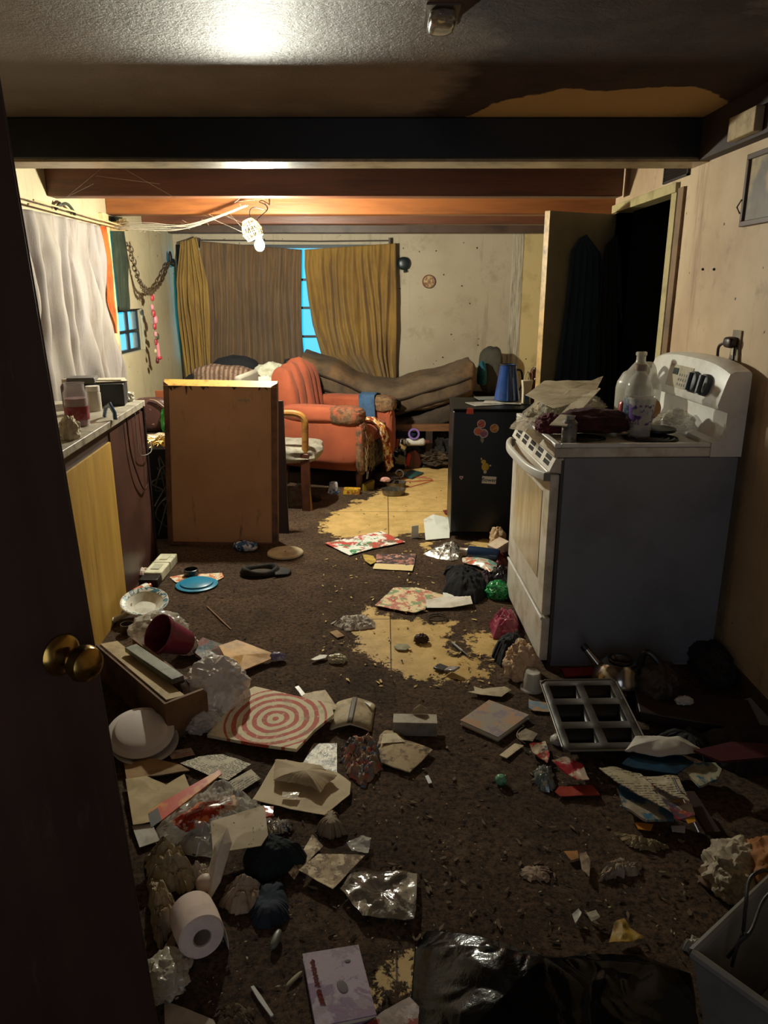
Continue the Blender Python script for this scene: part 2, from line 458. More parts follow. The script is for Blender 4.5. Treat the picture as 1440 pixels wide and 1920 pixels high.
def wall_holes(axis, pos, th, a0, a1, z0, z1, holes):
    """a wall as boxes round rectangular openings (a,a,z,z), openings not overlapping in a"""
    b = B(); cur = a0
    def bx(p, q, r, s_):
        if q - p < 1e-4 or s_ - r < 1e-4: return
        if axis == 'x': b.span(pos, pos + th, p, q, r, s_)
        else: b.span(p, q, pos, pos + th, r, s_)
    for h in sorted(holes):
        bx(cur, h[0], z0, z1); bx(h[0], h[1], z0, h[2]); bx(h[0], h[1], h[3], z1); cur = h[1]
    bx(cur, a1, z0, z1); return b
struct('wall_left', wall_holes('x', XL - .1, .1, YF, YB, 0, HC, [(4.42, 5.35, .95, 1.88), (5.60, 5.93, 1.06, 2.0), (5.93, 6.24, 1.06, 1.385)]), W_L)
struct('wall_back', wall_holes('y', YB, .1, XL - .1, XR2 + .1, 0, HC, [(-1.93, .05, .86, 1.93)]), W_B)
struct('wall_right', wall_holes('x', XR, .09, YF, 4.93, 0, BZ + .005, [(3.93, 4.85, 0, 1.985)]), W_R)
struct('wall_right.001', B().span(XR2, XR2 + .1, 4.93, YB, 0, HC), W_B)
struct('wall_front', B().span(XL - .1, XR + .1, YF - .1, YF, 0, HC), mat('4a3c30', .8))
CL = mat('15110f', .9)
struct('wall_right.002', B().span(XR, XR + .09, 3.76, 4.93, BZ + .005, HC), W_R)
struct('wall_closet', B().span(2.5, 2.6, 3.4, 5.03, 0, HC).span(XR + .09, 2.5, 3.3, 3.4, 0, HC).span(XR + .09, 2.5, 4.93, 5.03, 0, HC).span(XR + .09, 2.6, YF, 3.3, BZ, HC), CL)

# beams
BM_DARK = mat('17181b', .42, '0e0d0d', 3, bump=.1, bscale=20)
def beam(nm, y0, y1, c, x1=XR2, z0=BZ, m=None):
    return struct(nm, B().span(XL, x1, y0, y1, z0, HC), m or c, bevel=.006)
beam('trim_1', 3.55, 3.755, BM_DARK, XR + .02, BZ + .012)
struct('trim_2', B().span(XL, XR, 3.56, 3.745, BZ, BZ + .012), mat('b09a78', .35, '6b5a45', 8, bump=.1))
RW = mat('6e4028', .42, '4a2a1c', 5, (.45, .75), bump=.12, bscale=18, stretch=(.4, 4, 4))
beam('trim_3', 4.66, 4.78, RW, XR2 - .42, 2.045)
beam('trim_4', 5.62, 5.76, mat('8f5428', .42, '6a3a1e', 5, (.45, .75), bump=.12, bscale=18, stretch=(.4, 4, 4)), XR2, 2.035)
beam('trim_5', 6.42, 6.55, RW, XR2, 2.035)
beam('trim_6', 7.17, 7.3, mat('5b4638', .45, '3b2b22', 5), XR2, 2.02)
# soffit board along the right wall top, with broken joist end
struct('trim_7', B().span(XR - .05, XR + .09, YF, 3.55, BZ + .004, HC), mat('3a2620', .7, '20130f', 4))
struct('trim_8', B().span(XR - .085, XR - .051, 2.98, 3.2, 2.075, 2.16), mat('b29a72', .7, '6d543a', 9), bevel=.004)
# door opening in the right wall: header, jambs
JM = mat('b0a070', .5, '6f5f3c', 7, (.5, .8))
struct('trim_9', B().prism([(3.88, 1.975), (4.93, 1.975), (4.93, 2.02), (3.88, 2.02)], XR - .02, XR + .07, 'x'), JM, bevel=.003)
struct('trim_10', B().span(XR - .02, XR + .09, 3.86, 3.93, 0, 1.974), JM, bevel=.003)
struct('trim_11', B().span(XR - .014, XR, 3.79, 3.858, 0, 1.99), mat('7a5c3a', .6, '4f3823', 6))
struct('trim_12', B().span(XR, XR + .09, 4.85, 4.93, 0, 1.974), JM)
# peeling seam strip on back wall
struct('trim_13', B().span(1.185, 1.29, YB - .012, YB - .001, 0, 2.05), mat('c8bda6', .7, '6d5b45', 5, (.42, .7), stretch=(14, 1, .8)))
struct('trim_14', B().span(1.29, XR2, YB - .006, YB - .0005, 0, 2.05), mat('d6bd85', .6, 'a38654', 5, (.5, .8)))
struct('baseboard_left', B().span(XL, XL + .012, YF, YB, 0, .08), mat('4a3626', .6))
struct('baseboard_right', B().span(XR - .012, XR, YF, 3.85, 0, .07), mat('4a3626', .6))

# windows
FRAME = mat('20262a', .5)
GL = mat('ffffff', .02, alpha=.12, spec=.5)
def window(nm, axis, pos, a0, a1, z0, z1, vbars, hbars, fm, w_=.03):
    b = B()
    def bx(p, q, r, s_, d=.03):
        if axis == 'y': b.span(p, q, pos, pos + d, r, s_)
        else: b.span(pos - d, pos, p, q, r, s_)
    bx(a0, a1, z0, z0 + w_); bx(a0, a1, z1 - w_, z1); bx(a0, a0 + w_, z0 + w_, z1 - w_); bx(a1 - w_, a1, z0 + w_, z1 - w_)
    for v_ in vbars: bx(v_ - .012, v_ + .012, z0 + w_, z1 - w_, .024)
    for h_ in hbars: bx(a0 + w_, a1 - w_, h_ - .011, h_ + .011, .022)
    o = struct(nm, b, fm)
    g = B()
    if axis == 'y': g.span(a0 + .01, a1 - .01, pos + .012, pos + .016, z0 + .01, z1 - .01)
    else: g.span(pos - .016, pos - .012, a0 + .01, a1 - .01, z0 + .01, z1 - .01)
    g.build('pane', GL, o); return o
window('window_1', 'y', YB + .02, -1.93, .05, .86, 1.93, [-1.3, -.28], [1.10, 1.365, 1.62], FRAME)
window('window_2', 'x', XL - .04, 5.60, 6.24, 1.06, 1.385, [5.98], [1.215], FRAME, .02)
window('window_3', 'x', XL - .04, 5.60, 5.93, 1.387, 2.0, [], [], FRAME, .02)
window('window_4', 'x', XL - .04, 4.42, 5.35, .95, 1.88, [4.88], [1.4], FRAME)
struct('trim_15', B().span(XL, XL + .03, 5.46, 5.57, 1.0, 2.03), mat('d9c795', .6, 'a08c5c', 8))

# ================================================================== LAMP
fx_ = thing('hanging_lamp', 'bare glowing bulb in a crooked wicker socket shade hanging by wires', 'lamp', BULB)
b = B().lathe([(.0, -.045), (.012, -.043), (.023, -.034), (.03, -.018), (.03, -.002), (.024, .014), (.015, .028), (.013, .036)], 24)
bl = b.build('bulb', mat('fff1dc', .3, emit=BULB_STRENGTH), fx_)
q = ry(R(-25))
B().lathe([(.014, .036), (.017, .04), (.018, .075), (.012, .09), (.004, .095)], 16).build('socket', mat('3a3128', .5), fx_)
b = B()
for k in range(14):
    a = k / 14 * 2 * math.pi
    b.tube([Vector((-.028, 0, .045)) + q @ Vector((math.cos(a) * r_, math.sin(a) * r_, z_)) for r_, z_ in ((.05, -.01), (.062, .03), (.05, .07), (.03, .10))], .0028, 5)
for r_, z_ in ((.05, -.01), (.062, .03), (.05, .07), (.03, .10)):
    b.tube([Vector((-.028, 0, .045)) + q @ Vector((math.cos(a_ / 20 * 2 * math.pi) * r_, math.sin(a_ / 20 * 2 * math.pi) * r_, z_)) for a_ in range(21)], .0035, 5)
b.build('lamp_shade', mat('d7cba0', .6), fx_)
b = B()
b.tube(curve_pts([(0, 0, .09), (-.01, .02, .14), (.05, .05, .20), (.03, .1, .235), (-.02, .2, .26), (-.03, .4, .29), (-.03, .719, .30)]), .003, 6)
b.tube(curve_pts([(-.01, 0, .09), (-.06, .05, .17), (-.05, .12, .22), (.03, .16, .21), (.0, .3, .27), (-.03, .719, .295)]), .0025, 6)
b.build('wire', mat('1c1a1a', .5), fx_)
# cobwebs
b = B(); random.seed(4)
WEB = mat('b9ad98', .8, alpha=.6)
P0 = atY(462, 386, 5.5); P1 = atY(225, 425, 5.5)
for k in range(7):
    s1 = Vector((random.uniform(-.04, .04), random.uniform(-.05, .05), random.uniform(-.02, .02)))
    mid = (P0 + P1) / 2 + Vector((0, 0, -.06 - .02 * random.random())) + s1
    b.tube(curve_pts([P0 + s1 * .3, P0.lerp(mid, .5) + Vector((0, 0, -.015 + .01 * random.random())), mid, mid.lerp(P1, .5) + s1, P1 + s1]), .0016 + .0015 * random.random(), 4)
for k in range(70):
    t = random.random(); pa = P0.lerp(P1, t) + Vector((0, 0, -.07 * 4 * t * (1 - t) * .9))
    pb = pa + Vector((random.uniform(-.07, .07), random.uniform(-.05, .05), random.uniform(-.03, .03)))
    b.tube([pa, pb], .0008, 3)
tag(b.build('cobweb', WEB), 'thick dusty cobweb strand sagging from the lamp wires to the left curtain rod', 'cobweb')
b = B()
for (u0, v0, u1, v1) in ((190, 316, 122, 372), (235, 318, 330, 372), (180, 330, 300, 345), (120, 372, 175, 345)):
    b.tube([atY(u0, v0, 4.62), atY(u1, v1, 4.55)], .001, 3)
tag(b.build('cobweb', WEB), 'thin cobweb threads across the left end of the brown beam', 'cobweb')
b = B()
for (u0, v0, u1, v1) in ((478, 350, 560, 372), (478, 350, 440, 380), (478, 350, 480, 385), (445, 378, 505, 372), (400, 395, 460, 420), (380, 402, 465, 440), (430, 400, 470, 445)):
    b.tube([atY(u0, v0, 5.1), atY(u1, v1, 5.0)], .0009, 3)
tag(b.build('cobweb', WEB), 'fine cobweb threads fanning above the glowing bulb', 'cobweb')

t = thing('ceiling_fixture', 'sooty translucent glass fitting under the near ceiling', 'fixture', at(0, 0, HC) if 0 else (at(828, 28, HC).x, at(828, 28, HC).y, HC))
B().pad((0, 0, -.018), (.075, .16, .036), 3.2, .06).build('glass_cover', mat('8a7e70', .15, '5a4a3c', 12, coat=.6), t)
B().span(-.045, .045, -.09, .09, -.005, -.0005).build('base_plate', mat('6a5a4c', .5), t)

# ================================================================== BACK WALL: curtains, wall ornaments
def cloth_mat(c1, c2, c3, sc=1, tr=.0):
    n = NT('curtain_cloth')
    base = n.mix(n.ramp(n.noise(2.2 * sc, 5, .6), .35, .68), c1, c2)
    base = n.mix(n.ramp(n.noise(2, 8, .7, n.mapping((10, 10, .9), loc=(2, 0, 0))), .5, .75), base, c3)
    n.col(base); n.set(Roughness=.85); n.b.inputs['Sheen Weight'].default_value = .2
    n.bump(n.noise(220, 3), .3, .004)
    return n.m
GOLD = cloth_mat('9c7834', '7d5c2a', '573c1e'); BRWN = cloth_mat('7a5e3e', '684e34', '4a3624'); YEL = cloth_mat('a88640', '8e6c30', '6a4c24')
YC = YB - .09
def eY(px, Y=YC): return [(atY(u, v, Y).x, atY(u, v, Y).z) for u, v in px]
drape('curtain', 'mottled brown curtain hanging wide behind the glowing bulb', 'curtain', poly_fn(eY([(375, 452), (376, 530), (380, 610), (384, 720)])),
      poly_fn(eY([(566, 468), (565, 545), (566, 620), (573, 720)])), BRWN, 15, .024, 200, 50, 1, base=YC)
drape('curtain', 'narrow yellow curtain bunched at the far left of the back window', 'curtain', poly_fn(eY([(342, 455), (335, 530), (341, 610), (352, 720)])),
      poly_fn(eY([(372, 445), (392, 530), (396, 610), (400, 720)])), YEL, 6, .026, 80, 50, 2, base=YC - .07)
drape('curtain', 'golden brown curtain swept sideways over the sagging mattress', 'curtain',
      poly_fn(eY([(571, 468), (571, 500), (578, 560), (586, 610), (603, 665), (645, 700)])),
      poly_fn(eY([(742, 456), (743, 500), (744, 560), (744, 610), (743, 665), (743, 716)])), GOLD, 11, .026, 180, 60, 3, base=YC)
rodm = mat('4a3a30', .5)
rd = thing('curtain_rod', 'thin dark curtain rod with end bracket over the back window', 'curtain rod', (0, YC + .02, 1.965))
b = B(); p0 = atY(385, 452, YC); b.tube([(-1.75, 0, .0), (-.6, 0, -.012), (.06, 0, -.005)], .006, 8); b.build('rod', rodm, rd)
for x_ in (-1.7, .05):
    B().span(x_ - .008, x_ + .008, -.01, .068, -.03, .02).build('bracket', rodm, rd)
# black round ornament, plaque
o = B().pad((0, 0, 0), (.118, .05, .118), 2.2).cyl((0.01, 0, -.055), (.018, 0, -.075), .014, .02, 10).build('balloon', mat('1c2526', .35), loc=Vector((0, 0, 0)))
o.location = atY(757, 494, YB - .027); tag(o, 'black round balloon shape hung on the back wall beside the curtain', 'ornament')
c = atY(804, 528, YB - .012)
t = thing('wall_plaque', 'small round tan plaque with dark rim on the back wall', 'plaque', c)
B().lathe([(.0, .008), (.05, .008), (.052, .004), (.052, 0), (0, 0)], 32, rot=rx(R(90))).build('disc', print_mat('c9ab7a', '8d6b48', 'blotch', ink2='8a5a44', scale=2.5), t)
B().lathe([(.05, 0), (.06, 0), (.062, .006), (.058, .011), (.051, .010), (.05, 0)], 32, rot=rx(R(90))).build('rim', mat('7a5138', .5), t)
b = B(); random.seed(11)
for (u, v) in ((832, 515), (866, 536), (881, 569), (846, 627), (830, 670), (896, 647), (750, 541), (986, 673)):
    p = atY(u, v, YB - .002); b.cyl(p, p + Vector((0, -.008, 0)), .007, .006, 8)
tag(b.build('nail', mat('3a2a20', .6)), 'scattered old nails in the bare part of the back wall', 'nails', kind='stuff')

# ================================================================== LEFT WALL
WC = cloth_mat('94887a', '8c8280', '6a5848')
def eX(px, X): return [(atX(u, v, X).y, atX(u, v, X).z) for u, v in px]
XC = XL + .09
drape('curtain', 'off white curtain gathered on a rod along the left wall', 'curtain', poly_fn([(3.85, 1.93), (3.83, 1.4), (3.8, .88)]),
      poly_fn(eX([(188, 424), (200, 520), (214, 620), (232, 730)], XC)), WC, 8, .035, 160, 50, 5, plane='x', base=XC)
drape('curtain', 'thin bright orange curtain strip beside the off white curtain', 'curtain', poly_fn(eX([(186, 424), (198, 520), (208, 580), (214, 625)], XL + .05)),
      poly_fn(eX([(198, 424), (208, 520), (214, 580), (217, 625)], XL + .05)), mat('c85a14', .8, '8a3a0c', 9), 2, .012, 24, 20, 6, plane='x', base=XL + .05)
rd = thing('curtain_rod', 'pale double curtain rod wrapped in cobweb on the left wall', 'curtain rod', (XC, 4.9, 1.955))
b = B(); b.tube([(0, -.7, .0), (0, -.2, -.006), (0, .72, -.012)], .006, 8); b.tube([(.03, -.7, .02), (.03, 0, .012), (.03, .72, .0)], .005, 8); b.build('rod', mat('c9a878', .6), rd)
B().span(-.09, .035, .70, .72, -.03, .03).build('bracket', mat('c9a878', .6), rd)
wad('dust_clump', 'clotted dusty web clump at the end of the left curtain rod', 'dust', (XC + .02, 5.62, 1.93), (.07, .10, .07), mat('8c7650', .9), .5, 3, 2)
b = B(); A = atX(104, 390, XL + .02); A2 = atX(140, 402, XL + .02)
b.tube(curve_pts([A, A.lerp(A2, .3) + Vector((.03, 0, .035)), A.lerp(A2, .7) + Vector((.02, 0, .02)), A2 + Vector((0.0, 0, 0))]), .009, 8)
b.tube([A + Vector((0, 0, -.03)), A, A + Vector((.02, .03, .03))], .010, 8)
b.tube([A2 + Vector((-.01, 0, .03)), A2 + Vector((.0, .0, -.02))], .008, 8)
tag(b.build('wall_hook', mat('33331f', .6)), 'dark iron hook bracket on the left wall above the off white curtain', 'hook')
drape('cloth_strip', 'dark green cloth strip covering the narrow upper left window', 'cloth', poly_fn(eX([(206, 405), (213, 490), (222, 582)], XL + .015)),
      poly_fn(eX([(229, 408), (240, 490), (240, 582)], XL + .015)), mat('262e1e', .85, '3e4430', 9, (.5, .8)), 2, .006, 30, 20, 8, plane='x', base=XL + .02)
# garland chain and charms
GA = atX(238, 455, XL + .03); GM = atX(284, 546, XL + .12); GB = atX(316, 492, XL + .05)
gpts = curve_pts([GA, atX(256, 515, XL + .06), atX(270, 538, XL + .1), GM], 7) + curve_pts([GM, atX(300, 530, XL + .09), GB], 7)[1:]
b = B(); random.seed(7)
for s_ in (0, 1):
    pts = [p + Vector((.02 * s_, -.05 * s_ * (i / len(gpts)), -.045 * s_ * math.sin(math.pi * min(1, i / 22)))) for i, p in enumerate(gpts)]
    for i in range(len(pts) - 1):
        m_ = (pts[i] + pts[i + 1]) / 2; d_ = (pts[i + 1] - pts[i]); qq = Vector((1, 0, 0)).rotation_difference(d_).to_matrix()
        L_ = d_.length * .68
        b.tube([m_ + qq @ (rx(R(90) * (i % 2)) @ Vector((math.cos(a) * L_, math.sin(a) * .014, 0))) for a in [k / 10 * 2 * math.pi for k in range(11)]], .0042, 5)
tag(b.build('chain_garland', mat('5d4a35', .5, metal=.3)), 'brown chain garland swagged across the left wall', 'chain')
t = thing('wall_hook', 'black double hook holding the chain beside the back window', 'hook', atX(316, 490, XL + .02))
BK = mat('15191c', .5)
B().pad((.03, -.04, .03), (.03, .05, .11), 2.2).pad((.03, .04, -.01), (.04, .09, .07), 2.2).build('hook', BK, t)
B().cyl((.0, .0, -.01), (.05, .0, -.02), .02, .014, 10).build('stem', BK, t)
top = GM + Vector((0, 0, -.02)); t = thing('wind_chime', 'hanging red and pink charm string with tubes below the chain', 'wind chime', top)
RED = mat('b4323c', .4, '6a1420', 20); PK = mat('d8848a', .4)
b = B()
for k, (dy, ln) in enumerate(((-.10, .33), (-.075, .3), (-.05, .46), (-.03, .42), (0, .5), (.02, .4))): b.tube([(0, dy, 0), (0, dy + .01, -ln)], .0016, 4)
b.build('string', mat('8f7a58', .6), t)
for k, (dy, z, r, m_) in enumerate(((0, -.03, .026, RED), (.03, -.02, .02, PK), (-.02, -.10, .022, PK), (.0, -.15, .028, RED), (.035, -.20, .034, PK), (.0, -.25, .026, RED),
                                  (.01, -.31, .022, PK), (.05, -.33, .026, mat('3a4a30', .5)), (.0, -.37, .024, RED), (-.03, -.44, .018, mat('c9b28a', .3)), (.0, -.52, .022, mat('5a1a1c', .4)))):
    B().pad((0, dy, z), (r * 1.2, r * 1.6, r * 2), 2.4, n=5).build('charm', m_, t)
B().tube([(0.0, .03, -.38), (.0, .05, -.50)], .015, 10).build('chime_tube', PK, t)
B().pad((0, .052, -.5), (.05, .05, .03), 2.2, n=5).build('chime_bell', RED, t)

# ================================================================== COUNTER (left)
cf0 = at(290, 1040, 0); HCO = .93
ang = math.atan2(-1.36 + 1.25, 4.2 - 2.7) * 0
t = thing('kitchen_counter', 'dark brown kitchen counter with yellow plywood patch and pale worktop edge', 'counter', (-1.372, 4.22, 0), R(4.6))
DB = mat('46302a', .5, '2b1b18', 7, (.4, .75), bump=.08, bscale=30)
L = 1.9
B().span(-.5, 0, -L, 0, .0, HCO - .03).build('carcass', DB, t, bevel=.003)
B().span(-.53, .03, -L - .02, -.04, HCO - .029, HCO + .004).build('worktop', mat('b7ac98', .45, '6f6350', 14, (.45, .7)), t, bevel=.003)
n = NT('yellow_plywood')
base = n.mix(n.ramp(n.noise(2, 6, .6, n.mapping((6, 6, .7))), .35, .7), 'd0a448', 'b08430')
base = n.mix(n.ramp(n.noise(3, 8, .7, n.mapping((16, 16, .6))), .58, .7), base, '6a4a20')
n.col(base); n.set(Roughness=.6)
B().span(.001, .012, -1.52, -.72, .0, HCO - .10).build('plywood_patch', n.m, t)
B().span(.001, .007, -.70, -.02, .0, HCO - .06).build('front_panel', mat('5a3a30', .4, '3a231e', 5, (.4, .7)), t)
B().span(-.5, .014, .001, .012, 0, HCO - .02).span(.001, .014, -.02, 0.0, 0, HCO - .02).build('end_panel', mat('171312', .4), t)
b = B(); cz = HCO
b.tube(curve_pts([(.02, -.42, cz - .0), (.02, -.41, cz - .2), (.025, -.33, cz - .36), (.022, -.2, cz - .47), (.025, -.1, cz - .42), (.025, -.08, cz - .2), (.03, -.09, cz - .02)]), .004, 6)
tag(b.build('cable', mat('2a120e', .4), loc=Vector((0, 0, 0))), 'thin dark red cable looping down the counter front', 'cable'); bpy.data.objects['cable'].parent = None
o = bpy.data.objects['cable']; o.location = t.location; o.rotation_euler = t.rotation_euler
b = B(); b.tube(curve_pts([(.025, -.26, cz + .0), (.02, -.25, cz - .2), (.028, -.23, cz - .27), (.04, -.05, cz - .29), (.02, .05, cz - .26), (-.02, .10, cz - .24)]), .0025, 6)
o = b.build('cable', mat('8a8078', .4)); o.location = t.location; o.rotation_euler = t.rotation_euler
tag(o, 'thin grey wire hanging round the counter end', 'cable')
HT = HCO + .005
def on_counter(u, v, z=HT): return at(u, v, z)
# candle jar
c = on_counter(147, 798); t = thing('candle_jar', 'glass candle jar with dark red wax on the counter', 'candle', c)
B().lathe([(.0, .004), (.046, .004), (.048, .01), (.048, .125), (0, .125)], 28).build('wax', mat('7c1220', .25, coat=.5), t)
B().lathe([(.05, 0), (.052, .01), (.052, .15), (.044, .165), (.043, .19), (.047, .192), (.0445, .192), (.040, .19), (.041, .163), (.049, .148), (.049, .01), (0, .003)], 28).build('glass', mat('e8dfe0', .03, alpha=.22), t)
B().lathe([(.0525, .03), (.053, .03), (.053, .09), (.0525, .09)], 28).build('paper_label', mat('8a2030', .5, 'b07078', 20), t)
c = on_counter(178, 770); t = thing('screw_top_jar', 'white lidded jar behind the red candle jar', 'jar', c)
B().lathe([(0, 0), (.034, 0), (.036, .01), (.036, .09), (.03, .1), (0, .1)], 24).build('jar_body', mat('cfc4b4', .3, alpha=.8), t)
B().lathe([(.033, .1), (.034, .1), (.034, .125), (0, .127)], 24).build('lid', mat('d8d0c6', .4), t)
c = on_counter(133, 760); t = thing('screw_top_jar', 'small brown jar tucked behind the door edge on the counter', 'jar', c)
B().lathe([(0, 0), (.04, 0), (.042, .1), (.03, .12), (0, .12)], 24).build('jar_body', mat('3c1c16', .3), t)
B().lathe([(.032, .12), (.032, .14), (0, .142)], 24).build('lid', mat('b8a58e', .4), t)
c = (on_counter(172, 783) + on_counter(262, 770)) / 2
t = thing('storage_box', 'black rectangular box with papers on its top at the counter end', 'box', (-1.52, 4.02, HT), R(12))
B().span(-.16, .13, -.09, .09, 0, .115).build('box_body', mat('0d0d10', .5), t, bevel=.004)
B().span(-.15, -.01, -.085, .05, .1155, .15).build('grey_case', mat('5b5553', .4), t, bevel=.006)
B().box((.05, .02, .122), (.17, .13, .006), rz(.2)).box((.04, .03, .129), (.16, .1, .004), rz(-.1)).build('papers', mat('c9bda4', .7), t)
c = on_counter(205, 783); b = B().tube([c + Vector((-.03, .02, .004)), c + Vector((-.01, .0, .05)), c + Vector((.02, -.03, .07)), c + Vector((.045, -.05, .03)), c + Vector((.05, -.06, .0))], .010, 8)
tag(b.build('plastic_strap', mat('3f5a78', .15, coat=.6)), 'shiny blue curved strap in front of the black box', 'strap')
wad('napkin', 'crumpled white napkin at the near counter edge by the candle', 'napkin', on_counter(133, 822), (.07, .10, .09), mat('d9cdb2', .8), .4, 2.5, 5)
wad('foil_wrapper', 'crumpled pale wrapper on the far counter corner', 'wrapper', (-1.42, 4.14, HT), (.07, .07, .05), mat('c9c0ac', .4), .5, 2.5, 6)

# ================================================================== CLUTTER behind the counter (left)
def boxthing(name, label, cat, c, d, m, rotz_=0, rot=None, bevel=.004):
    b = B().box((0, 0, d[2] / 2), d, rot); o = b.build(name, m, bevel=bevel)
    zmin = min(v.co.z for v in o.data.vertices)
    o.location = Vector(c) + Vector((0, 0, -zmin if rot else 0)); o.rotation_euler = (0, 0, rotz_)
    return tag(o, label, cat)
boxthing('low_cabinet', 'low dark cabinet standing behind the counter end', 'cabinet', (-1.62, 5.2, 0), (.55, .9, .55), mat('2a1d17', .5, '15100d', 6))
boxthing('magazine', 'magazine lying on the low dark cabinet', 'magazine', (-1.55, 5.02, .551), (.24, .3, .012), print_mat('b9a07a', '4a3524', 'blotch', ink2='7a5a30'), .3)
boxthing('magazine', 'pale magazine on top of the low cabinet clutter', 'magazine', (-1.50, 5.0, .564), (.2, .26, .01), mat('cfc2a4', .6, '8a7658', 10), -.2)
t = thing('suitcase', 'brown mottled suitcase standing against the left wall clutter', 'suitcase', (-1.66, 5.33, .551), R(10))
B().pad((0, 0, .12), (.24, .14, .24), 5, n=6).build('shell', mat('4a2a24', .5, 'a0806a', 26, (.6, .66)), t)
B().tube(curve_pts([(.08, -.075, .05), (.12, -.08, .14), (.05, -.08, .22), (.0, -.075, .235)]), .007, 6).build('handle', mat('7a6248', .5), t)
wad('plastic_bag', 'bright green plastic bag beside the brown suitcase', 'bag', (-1.53, 5.3, .551), (.12, .14, .2), mat('35a04a', .3), .3, 2, 9)
boxthing('framed_board', 'reddish wooden frame propped above the green bag', 'frame', (-1.53, 5.42, .552), (.24, .02, .28), mat('8a4a2c', .5), .1)
b = B(); random.seed(9)
cc = Vector((-1.36, 4.62, .62))
for k in range(150):
    a = random.random() * 6.28; e = random.uniform(-.4, 1.2); r = random.uniform(.03, .075)
    p = cc + Vector((random.uniform(-.09, .05), random.uniform(-.06, .06), random.uniform(-.03, .02)))
    b.tube([p, p + Vector((math.cos(a) * r * .6, math.sin(a) * r * .6, r * e * .4)), p + Vector((math.cos(a) * r, math.sin(a) * r, r * e * .3 - .01))], .0022, 4)
tag(b.build('tinsel_bundle', mat('b88a34', .3, metal=.5)), 'bundle of golden tinsel between the counter and the brown panel', 'tinsel')
boxthing('side_table', 'small dark side table under the golden tinsel', 'table', (-1.36, 4.68, 0), (.26, .3, .585), mat('1c1411', .5, '0e0a08', 6), .1)
b = B(); random.seed(3)
for k in range(9):
    p = [Vector((-1.33 + random.uniform(-.10, .13), 4.47 + random.uniform(-.02, .02), random.uniform(.02, .55))) for _ in range(5)]
    b.tube(curve_pts(p, 6), .005, 6)
tag(b.build('cable_tangle', mat('4c4642', .4)), 'tangle of grey cables hanging beside the leaning brown panel', 'cables', kind='stuff')
wad('clothes_bundle', 'dark bundled clothes on the floor between counter and brown panel', 'clothes', (-1.28, 4.62, .005), (.14, .3, .3), mat('120f10', .9), .3, 2, 12)
boxthing('cardboard_box', 'low brown box on the floor behind the counter end', 'box', (-1.14, 4.75, .006), (.16, .16, .12), mat('5c3c26', .7, '33200f', 8), .1)

# ================================================================== BROWN PANEL (table top on its side)
t = thing('table_top', 'large brown table top with torn wooden edge standing on its side', 'table top', (at(410, 1018, 0).x + .042, 4.40, 0), R(1), rot=(R(-7), R(1.2), R(1)))
n = NT('brown_hardboard')
base = n.mix(n.ramp(n.noise(2, 5, .6), .35, .7), 'cc9a6c', 'b4845a')
base = n.mix(n.ramp(n.noise(3, 8, .7, n.mapping((5, 5, 1))), .60, .75), base, '4f3220')
n.col(base); n.set(Roughness=.5); n.bump(n.noise(25, 4), .06)
W2 = .335; Hh = 1.0
b = B().span(-W2 + .02, W2 - .035, -.002, .022, .02, Hh - .02); b.build('panel', n.m, t, bevel=.002)
EG = mat('7a5032', .5, '3c2417', 10)
b = B().prism([(-W2 + .02, .02), (-W2 - .01, 0), (W2, 0), (W2 - .035, .02)], -.004, .07, 'y'); b.build('bottom_edge', EG, t)
b = B().prism([(-W2 - .01, 0), (-W2 + .02, .02), (-W2 + .02, Hh - .02), (-W2 - .01, Hh)], -.004, .07, 'y'); b.build('side_edge', EG, t)
b = B().prism([(W2 - .035, .02), (W2, 0), (W2, Hh), (W2 - .035, Hh - .02)], -.004, .07, 'y'); b.build('side_edge', EG, t)
b = B().prism([(-.006, Hh - .024), (.032, Hh + .014), (.07, Hh + .014), (.07, Hh - .024)], -W2 - .01, W2, 'x'); b.build('top_edge', mat('dca04c', .45, '8a5a22', 18, (.5, .7)), t)
b = B(); random.seed(8)
for k in range(10):
    x_ = random.uniform(-W2, W2 - .05); l_ = random.uniform(.02, .06) * (2 if k in (3, 4) else 1)
    b.prism([(x_, Hh - .024), (x_ + random.uniform(.01, .06), Hh - .024), (x_ + random.uniform(.0, .03), Hh - .024 - l_ * .5)], -.0065, -.003, 'y')
b.build('torn_veneer', mat('3f2414', .6), t)
B().span(.10, .17, -.004, -.0015, .89, .903).build('label_strip', mat('a08c6c', .5), t)
t = thing('wooden_board', 'dark wooden board leaning behind the brown table top', 'board', (at(522, 1000).x, 4.62, 0), R(-2), rot=(R(-10), R(-2), R(-2)))
B().span(-.26, .07, 0, .025, 0, .86).build('plank', mat('2c1a12', .5, '160d09', 5, stretch=(1, 1, 4)), t, bevel=.003)

# ================================================================== WOODEN-ARM CHAIR
cp = at(562, 955, 0)
t = thing('office_chair', 'wooden arm chair with grey padded seat behind the table top', 'chair', (cp.x - .13, cp.y + .13, 0), R(-6))
WD = mat('b07a38', .4, '7a4f22', 8, stretch=(1, 5, 5)); WDK = mat('5e3320', .45, '3a1f13', 8)
B().pad((.02, .06, .40), (.52, .48, .13), 4, .1, seed=3).build('seat', mat('a39a88', .9, '6e6658', 20, (.45, .7), bump=.3, bscale=200), t)
for s_, nm in ((-.14, 'arm'),):
    b = B()
    prof = curve_pts([(-.25, s_, .69), (-.0, s_, .70), (.14, s_, .70), (.20, s_, .66), (.205, s_, .56), (.20, s_, .3), (.22, s_, 0)], 6)
    b.tube(prof, lambda q: .024, 10)
    b.build('arm_leg', WD if s_ < 0 else WDK, t)
B().span(.17, .23, -.165, -.115, .0, .42).build('leg', WDK, t, bevel=.006)
B().span(-.32, -.27, -.165, -.115, .0, .8).build('leg', WDK, t, bevel=.006)
